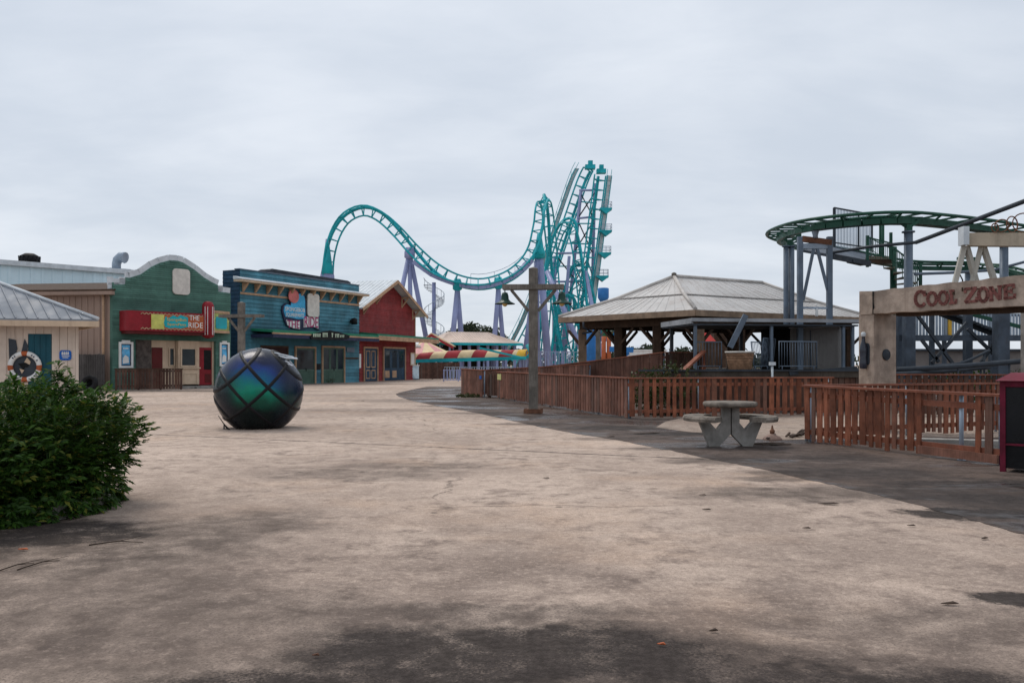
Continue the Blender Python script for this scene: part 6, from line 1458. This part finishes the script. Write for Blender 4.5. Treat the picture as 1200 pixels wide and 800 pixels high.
for a, e in zip(Cs[::2], Cs[2::2]): pxx = 600 + 1000 * a.x / a.y; mb.bar(a, e, .46 if pxx > 955 and a.y < 34 else .16, .2)
for i in range(0, len(pts), 6): mb.bar(Ls[i], Cs[i], .08, .05); mb.bar(Rs[i], Cs[i], .08, .05)
mb.build('spine', M['track_green'], tr)
def gpost(px, D, ytop, r=.13, dbl=False, head=True):
    c_ = xy(px, D); zt_ = zp(ytop, D)
    for dx in ((-.12, .12) if dbl else (0,)):
        mb = MB(); q = c_ + V((dx, 0, 0)); mb.tube([q, q + V((0, 0, zt_))], r, 12); mb.lathe([(r * 1.5, 0), (r * 1.5, .05)], q + V((0, 0, zt_ - .05)), 12); mb.build('support_post', M['blue_steel'], gc)
    if head:
        h_ = c_ + V((0, 0, zt_)); mb = MB(); tp = h_ + V((0, 0, .42))
        mb.bar(h_ - V((0, 0, .0)), h_ + V((0, 0, .25)), .22, .2)
        for sg in (-1, 1): mb.bar(h_ + V((0, 0, .14)), tp + V((sg * .5, 0, .05)), .12, .12)
        mb.bar(tp + V((-.52, 0, .06)), tp + V((.52, 0, .06)), .1, .1); mb.build('saddle', M['track_green'], gc)
gpost(924.5, 36.5, 288, .115, True); gpost(1064.5, 31.7, 271, .155); gpost(1134, 42, 314, .13); gpost(1176.5, 33.6, 287, .155); gpost(1230, 38, 335, .13)
c_ = xy(955.5, 32.9); mb = MB(); h_ = zp(279, 32.9); mb.lathe([(.10, h_), (.10, h_ + .1), (.2, h_ + .45), (.2, h_ + .5)], c_, 10); mb.build('saddle', M['steel'], gc)
# walkway tower
Dt = 33
for px in (937.5, 972): c_ = xy(px, Dt); mb = MB(); mb.bar(c_, c_ + V((0, 0, zp(277.5, Dt))), .19, .19); mb.build('tower_leg', M['blue_steel'], gc)
mb = MB(); mb.bar(at(939.5, 280, Dt) + V((0, -.02, 0)), at(974, 284.5, Dt) + V((0, -.02, 0)), .16, .22); mb.build('tower_beam', M['rust'], gc)
mb = MB(); mb.bar(at(939.5, 288.5, Dt), at(970.5, 288.5, Dt), .14, .2); mb.build('tower_beam', M['steel'], gc)
for (a, e) in (((954, 289), (941, 352)), ((957, 289), (970, 340))): mb = MB(); mb.bar(at(*a, Dt), at(*e, Dt), .10, .10); mb.build('tower_brace', M['blue_steel'], gc)
mb = MB(); mb.bar(at(939.5, 360.5, Dt), at(970.5, 361, Dt), .08, .08); mb.build('tower_beam', M['steel'], gc)
q = at(957, 360, Dt); mb = MB(); mb.tube([q, q + V((0, 0, .15))], .02, 6); mb.lathe([(.05, -.35), (.06, -.3), (.05, -.05), (.03, 0)], q, 10); mb.build('hanging_lamp', M['white_paint'], gc)
# grating walkway and screen
wk = mat('walkway_grating', (.11, .13, .16), .6, var=.2)
mb = MB(); mb.prism([at(940, 292.5, 33.5), at(976, 289.5, 36.5), at(1021, 299, 38.0), at(1020, 307.5, 35.0), at(978, 299, 33.6)], (0, 0, -.1)); wy = mb.build('walkway', wk, gc)
mb = MB(); mb.bar(at(976, 300.5, 33.55), at(1020, 309, 34.95), .08, .22); mb.bar(at(996, 306, 34.3), at(1012, 309.5, 34.8), .3, .12); mb.build('edge_beam', M['dk_steel'], wy); mb = MB(); mb.bar(at(976, 291.5, 36.6), at(1021, 301, 38.1), .08, .2); mb.build('edge_beam', M['dk_steel'], wy)
s0, s1 = xy(977.5, 36.8), xy(1022, 38.2); za0, za1 = zp(243.5, 36.8), zp(251.5, 38.2); zb0, zb1 = zp(291, 36.8), zp(296, 38.2)
mb = MB(); mb.bar(s0 + V((0, 0, zb0)), s0 + V((0, 0, za0)), .09, .09); mb.bar(s1 + V((0, 0, zb1)), s1 + V((0, 0, za1)), .06, .06); m_ = s0.lerp(s1, .63); mb.bar(m_ + V((0, 0, zb1)), m_ + V((0, 0, zp(249.5, 37.7))), .07, .07); mb.bar(s0 + V((0, 0, za0)), s1 + V((0, 0, za1)), .06, .06); mb.bar(s0 + V((0, 0, zb0 + .25)), s1 + V((0, 0, zb1 + .2)), .05, .05); sc_ = mb.build('screen_frame', M['dk_steel'], gc)
mb = MB(); N = 26
for i in range(1, N): f_ = i / N; q = s0.lerp(s1, f_); mb.bar(q + V((0, 0, zb0 + (zb1 - zb0) * f_ + .05)), q + V((0, 0, za0 + (za1 - za0) * f_ - .03)), .032, .02)
mb.build('screen_bars', M['steel'], sc_)
# green spiral stair
c_ = xy(1047, 36.5); zt_ = zp(303, 36.5); zl_ = zp(352, 36.5)
mb = MB(); mb.tube([c_, c_ + V((0, 0, zt_ + .5))], .14, 10); st = mb.build('stair_pole', M['track_green'], gc)
mb = MB(); N = 22; hl = []
tread = mat('stair_tread', (.16, .14, .10), .7, var=.3)
for i in range(N):
    a = R(185) + i * R(20); z = zt_ - .1 - i * .21
    if z < .2: break
    d = V((math.cos(a), math.sin(a), 0)); e = V((math.cos(a + R(24)), math.sin(a + R(24)), 0)); r = 1.05
    lo = [c_ + d * .12 + V((0, 0, z)), c_ + d * r + V((0, 0, z)), c_ + e * r + V((0, 0, z)), c_ + e * .12 + V((0, 0, z))]; mb.hexa(lo + [p + V((0, 0, .06)) for p in lo]); hl.append((c_ + d * r, z))
mb.build('stair_treads', tread, st)
mb = MB(); mb.tube([p + V((0, 0, z + 1.0)) for p, z in hl], .025, 6); mb.tube([p + V((0, 0, z + .5)) for p, z in hl], .015, 5)
for p, z in hl: mb.bar(p + V((0, 0, z)), p + V((0, 0, z + 1.0)), .022, .022)
mb.build('handrail', M['track_green'], st)
mb = MB(); lo = [at(1014, 303.5, 35.4), at(1045, 304, 35.6), at(1045, 301, 37), at(1016, 299.5, 37)]; mb.prism(lo, (0, 0, -.16)); ld = mb.build('stair_landing', M['brown_wood'], gc)
mb = MB()
for (px, y0, y1, D) in ((1016.5, 313, 276, 35.4), (1034.5, 302, 260, 36.8), (1044, 304, 272.5, 35.6)): mb.bar(at(px, y0, D), at(px, y1, D), .1, .1)
for k in range(13): x = 1018 + 2 * k; mb.bar(at(x, 304, 35.45), at(x, 279 + .45 * k, 35.45), .02, .02)
mb.bar(at(1016.5, 278, 35.4), at(1044, 285, 35.6), .05, .05)
mb.build('landing_railing', M['track_green'], ld); mb = MB(); mb.bar(at(1032, 304, 37), at(1032, 256, 37), .1, .1); mb.build('landing_post', M['track_green'], ld); mb = MB()
for k in range(8): x = 1046 + 2 * k; mb.bar(at(x, 312 + k, 35.8), at(x, 290 + 1.6 * k, 35.8), .02, .02)
mb.bar(at(1046, 289, 35.8), at(1062, 302, 35.8), .05, .05)
mb.build('stair_guard', M['track_green'], ld); mb = MB()
for k in range(5): x = 1071 + 2 * k; mb.bar(at(x, 340, 36.2), at(x, 309, 36.2), .03, .03)
mb.bar(at(1069, 308.5, 36.2), at(1080, 308.5, 36.2), .05, .05); mb.bar(at(1079, 345, 36.2), at(1079, 308, 36.2), .09, .09)
mb.build('stair_railing', M['track_green'], ld)
# long pipe stays
mb = MB(); mb.tube([at(1290, 199, 22), at(1200, 236, 25), at(1073.5, 284, 30.5)], .075, 8); mb.tube([at(1073.5, 284, 30.5), at(1020, 289, 32.5), at(962, 298, 34.5)], .06, 8); mb.build('pipe_stay', M['dk_steel'], gc)
mb = MB(); mb.tube([at(1072, 321, 31.6), at(1115, 319.5, 33), at(1165, 316.5, 34), at(1200, 307, 34), at(1260, 292, 33)], .055, 8); mb.build('pipe_stay', M['blue_steel'], gc)
mb = MB(); mb.tube([at(1119, 319, 26), at(1125, 322, 26), at(1128, 328, 26), at(1128, 334, 26)], .02, 6); mb.build('cable', M['black'], gc)

# ================================================================== steel frame behind the arch
sf_ = thing('steel_frame', xy(1120, 32), 'blue grey cross braced steel frame standing behind the arch opening', 'frame')
def fpart(nm, a, e, w, h, m_): mb = MB(); mb.bar(a, e, w, h); mb.build(nm, m_, sf_)
fpart('beam', at(1052, 396, 32), at(1215, 396, 32.4), .2, .22, M['frame_steel'])
for (px, w, D) in ((1065, .34, 31), (1054, .2, 33), (1092, .16, 34), (1134, .26, 33), (1173, .42, 31.5)):
    c_ = xy(px, D); mb = MB(); mb.bar(c_, c_ + V((0, 0, zp(352, D))), w, w); mb.bar(c_ + V((0, 0, .0)), c_ + V((0, 0, .06)), w * 1.8, w * 1.8); mb.build('post', M['frame_steel'], sf_)
for (a, e) in (((1070, 362), (1118, 428)), ((1133, 378), (1092, 425)), ((1134, 385), (1172, 422)), ((1080, 398), (1100, 424)), ((1168, 398), (1150, 424))): fpart('brace', at(*a, 32), at(*e, 32), .11, .11, M['dk_steel'])
fpart('stair_stringer', at(1100, 365, 35), at(1170, 392, 35), .12, .3, M['dk_steel'])
for k in range(16): f_ = k / 15; mb = MB(); p = at(1100, 365, 35).lerp(at(1170, 392, 35), f_); mb.bar(p + V((0, -.4, .02)), p + V((0, .4, .02)), .26, .05); mb.build('stair_tread', M['dk_steel'], sf_)
fpart('rail', at(1130, 366, 33.6), at(1200, 384, 33), .12, .14, M['track_green'])
pnl = Frame(xy(1050, 37)[:2], xy(1215, 38)[:2]); b = thing('slat_screen', pnl.pt(pnl.L / 2, 0, 0), 'pale blue grey vertical slat screen behind the steel frame', 'screen')
mb = MB(); u = 0; z0, z1 = zp(396, 37), zp(366, 37)
while u < pnl.L: mb.fb(pnl, u, u + .11, 0, .03, z0, z1); u += .155
mb.build('slats', M['steel'], b)
mb = MB(); mb.fb(pnl, 0, pnl.L, -.06, -.003, z0, z0 + .12); mb.fb(pnl, 0, pnl.L, -.06, -.003, z1 - .12, z1); mb.build('rail', M['frame_steel'], b)
mb = MB(); u = pnl.U(1112); mb.fb(pnl, u - .08, u + .08, .032, .08, z0, z1); mb.build('yellow_slat', M['yellow'], b)
for f_ in (.02, .35, .68, .98): mb = MB(); u = pnl.L * f_; mb.fb(pnl, u - .07, u + .07, -.2, -.062, 0, z1); mb.build('post', M['frame_steel'], b)
f4 = Frame(xy(1055, 62)[:2], xy(1260, 64)[:2]); b = thing('back_shed', f4.pt(f4.L / 2, -1, 0), 'long low grey brown shed far behind the arch opening', 'shed')
mb = MB(); mb.fb(f4, 0, f4.L, -3, 0, 0, zp(411, 62)); mb.build('wall', mat('grey_brown_wall', (.16, .14, .13), .8, var=.2, scale=.6), b)
mb = MB(); z = zp(411, 62); mb.fb(f4, -.2, f4.L + .2, -3.2, .3, z + .002, z + .15); mb.build('roof', M['dk_steel'], b)
for k, (a, e, r, lab) in enumerate([((1050, 433, 29.5), (1198, 423, 28.5), .09, 'long dark pipe crossing low behind the arch'), ((1050, 438, 29), (1160, 430, 30), .07, 'lower thin dark pipe lying behind the arch'), ((1094, 428, 30), (1160, 410, 30), .05, 'sagging black hose slung across the steel frame')]):
    mb = MB(); p, q = at(*a), at(*e); mid_ = p.lerp(q, .5) - V((0, 0, .18 if k == 2 else .03)); mb.tube([V(x) for x in crom([tuple(p), tuple(mid_), tuple(q)], 6)], r, 8)
    for f_ in (.1, .5, .9):
        g_ = p.lerp(q, f_); mb.tube([V((g_.x, g_.y, 0)), g_ - V((0, 0, .02 if k != 2 else .1))], .035, 6)
    tag(mb.build('pipe' if k < 2 else 'hose', M['dk_steel']), lab, 'pipe' if k < 2 else 'hose')
rnd = random.Random(8)
for (px, D, w, h, lab, lm) in ((1150, 33, 2.2, 1.45, 'low green weeds under the steel frame behind the arch', 'leaf'), (1100, 34, 1.8, 1.5, 'heap of dark brown brush under the steel frame', 'brush'), (1195, 33, 1.6, 1.5, 'green weeds beside the right arch pillar', 'leaf_dry')):
    c_ = xy(px, D); mb = MB(); leafball(mb, c_ + V((0, 0, h * .45)), (w, w * .6, h * .5), 700, .09, rnd); tag(mb.raw('weeds', M[lm], base=c_), lab, 'weeds', kind='stuff')

# ================================================================== dark kiosk box at the right edge
K0 = xy(1171.5, 12.75); K1 = xy(1262, 12.1); f = Frame(K0[:2], K1[:2]); P = f.pt; L = f.L
kb = thing('display_kiosk', P(L / 2, -.3, 0), 'dark display box with magenta frame and sloped top at the right edge', 'display box')
zt = zp(446, 12.7)
mb = MB(); mb.fb(f, .07, L - .07, -.55, -.03, .06, zt - .02); mb.build('body', M['black'], kb)
mb = MB()
for (u, n) in ((0, -.075), (L - .075, -.075), (0, -.6), (L - .075, -.6)): mb.fb(f, u, u + .075, n, n + .075, 0, zt)
mb.fb(f, .075, L - .075, -.05, -.002, .40, .43); mb.fb(f, .075, L - .075, -.06, -.002, zt - .09, zt - .001); mb.build('frame', M['magenta'], kb)
mb = MB(); q0 = [P(-.05, .06, zt), P(L + .05, .06, zt), P(L + .05, -.66, zt), P(-.05, -.66, zt)]; q1 = [P(.12, -.15, zt + .12), P(L - .12, -.15, zt + .12), P(L - .12, -.45, zt + .12), P(.12, -.45, zt + .12)]
mb.hexa(q0 + q1); mb.build('top', mat('faded_magenta', (.15, .022, .038), .65, var=.15, dirt=.3), kb)
mb = MB(); mb.fb(f, .08, L - .08, -.029, -.024, .45, zt - .1); mb.build('glass', mat('kiosk_glass', (.006, .007, .009), .35, bump=0), kb)
mb = MB(); mb.bar(P(L * .35, -.02, .12), P(L * .75, -.02, .33), .03, .04); mb.build('brace', M['dk_steel'], kb)

# ================================================================== concrete picnic table
c = xy(855.5, 16.75); tb = thing('picnic_table', c, 'round grey concrete picnic table with two curved benches near the reddish fence', 'picnic table')
mb = MB(); mb.lathe([(.47, 0), (.515, .02), (.525, .06), (.515, .09), (.49, .1), (.02, .1)], c + V((0, 0, .775)), 40); mb.build('table_top', M['old_concrete'], tb)
mb = MB(); mb.box(c.x - .16, c.x - .012, c.y - .1, c.y + .1, .28, .774); mb.box(c.x + .012, c.x + .16, c.y - .1, c.y + .1, .28, .774); mb.build('pedestal', M['concrete'], tb)
for sg in (-1, 1):
    poly = [(.011, .46), (.162, .58), (.162, .46), (.28, .32), (.44, .50), (.62, .50), (.42, .0), (.24, 0), (.011, .24)]
    mb = MB(); q = [c + V((sg * x, -.095, z)) for x, z in poly]; mb.prism(q, (0, .19, 0)); mb.build('leg', M['concrete'], tb)
    mb = MB(); N = 16; r0_, r1_ = .50, .90; vs = []
    for i in range(N + 1):
        a = R(-58 + 116 * i / N); 
        for (r, z) in ((r0_, .503), (r1_, .503), (r1_ + .015, .56), (r1_ - .01, .60), (r0_ + .01, .60), (r0_ - .01, .56)): vs.append(c + V((sg * r * math.cos(a), r * math.sin(a), z)))
    fs = []
    for i in range(N):
        for k in range(6): fs.append((i * 6 + k, i * 6 + (k + 1) % 6, (i + 1) * 6 + (k + 1) % 6, (i + 1) * 6 + k))
    fs += [tuple(range(6)), tuple(N * 6 + k for k in range(5, -1, -1))]
    mb.add(vs, fs); mb.build('bench', M['old_concrete'], tb)

# ================================================================== things lying on the ground
c = gd(905, 515); fl_ = thing('fallen_lamp', c, 'rusty bell lamp shade standing on the ground right of the picnic table', 'lamp shade')
mb = MB(); mb.lathe([(.21, .0), (.205, .02), (.17, .06), (.09, .10), (.05, .13)], c, 24); mb.build('lamp_shade', mat('rust_grey_shade', (.24, .16, .13), .75, var=.3, scale=8), fl_)
mb = MB(); mb.lathe([(.05, .13), (.055, .20), (.03, .22), (.015, .30), (.012, .31)], c, 12); mb.build('neck', M['rust'], fl_)
rnd = random.Random(9)
for (p0, p1, n, lab) in ((gd(900, 517.5), gd(944, 510), 11, 'dark broken branches and bark against the near fence corner'), (gd(880, 522), gd(915, 521), 6, 'flat strip of dark bark right of the picnic table foot')):
    mb = MB()
    for k in range(n):
        a = p0.lerp(p1, rnd.random()) + V((rnd.uniform(-.1, .1), rnd.uniform(-.12, .25), rnd.uniform(.015, .06 if n > 8 else .02))); d = (p1 - p0).normalized() * rnd.uniform(.2, .55) + V((0, rnd.uniform(-.1, .1), rnd.uniform(-.01, .08 if n > 8 else .0)))
        mb.bar(a, a + d, rnd.uniform(.03, .1), rnd.uniform(.015, .04))
    tag(mb.build('broken_branches', M['twig']), lab, 'branches')
for (px, py, w, h, lab, s_) in ((790, 487.5, 1.0, .28, 'heap of dry brown brush at the foot of the reddish fence corner', .05),):
    c_ = gd(px, py); mb = MB(); leafball(mb, c_ + V((0, .2, h * .2)), (w, .35, h), 900, s_, rnd)
    for k in range(60): a = rnd.uniform(0, 3.14); p = c_ + V((rnd.uniform(-w, w), rnd.uniform(-.1, .5), rnd.uniform(.01, h * .6))); mb.bar(p, p + V((rnd.uniform(-.3, .3), rnd.uniform(-.1, .1), rnd.uniform(-.03, .15))), .012, .012)
    for i in range(len(mb.v)): mb.v[i].z = max(mb.v[i].z, .006)
    tag(mb.raw('dry_brush_heap', M['brush'], base=c_), lab, 'brush heap', kind='stuff')
def leaf(px, py, L, m_, label, grp=None):
    c_ = gd(px, py) + V((0, 0, .012)); a = rnd.uniform(-.5, .5); d = V((math.cos(a), math.sin(a), 0)); n = V((-d.y, d.x, 0)); mb = MB()
    mb.prism([c_ - d * L, c_ - d * L * .3 + n * L * .3, c_ + d * L * .5 + n * L * .28 + V((0, 0, .01)), c_ + d * L, c_ + d * L * .4 - n * L * .3 + V((0, 0, .008)), c_ - d * L * .4 - n * L * .28], (0, 0, .004))
    tag(mb.build('dead_leaf', m_), label, 'leaf', grp)
leaf(775, 757, .026, M['orange'], 'orange dead leaf on the dark ground stain', 'dead leaves on the concrete')
leaf(370, 770, .022, M['leaf_tan'] if 'leaf_tan' in M else M['rust'], 'small brown leaf at the left of the dark ground stain', 'dead leaves on the concrete')
leaf(27, 645, .05, M['orange'], 'orange dead leaf beside the twigs at the shrub kerb', 'dead leaves on the concrete')
leaf(971, 591, .12, M['twig'], 'long dark bark flake on the tan concrete below the walkway edge', 'dead leaves on the concrete')
leaf(758, 508, .35, M['twig'], 'dark bark strip on the walkway left of the picnic table', 'dead leaves on the concrete')
for (x, y, s_) in ((836, 741, .03), (1113, 709, .06), (828, 598, .05), (640, 561, .05), (446, 459, .1), (425, 470, .08), (716, 512, .09), (668, 487, .1), (1154, 632, .05), (945, 620, .04), (823, 581, .05), (1068, 617, .04)):
    leaf(x, y, s_, M['twig'], 'small dark dead leaf scrap lying on the concrete ground', 'dead leaves on the concrete')

for (px, D, w, h, lab) in ((381, 73.5, .9, .55, 'dry tan weeds growing at the foot of the blue shop doors'), (118, 51.5, .8, .4, 'low weeds beside the tyre at the grey plank fence'), (548, 41.5, .7, .2, 'dead leaves drifted under the short fence left of the gate')):
    c_ = xy(px, D); mb = MB(); leafball(mb, c_ + V((0, 0, h * .4)), (w, .4, h * .6), 160, .08, rnd)
    for i in range(len(mb.v)): mb.v[i].z = max(mb.v[i].z, .008)
    tag(mb.raw('weeds', M['leaf_dry'], base=c_), lab, 'weeds', kind='stuff')
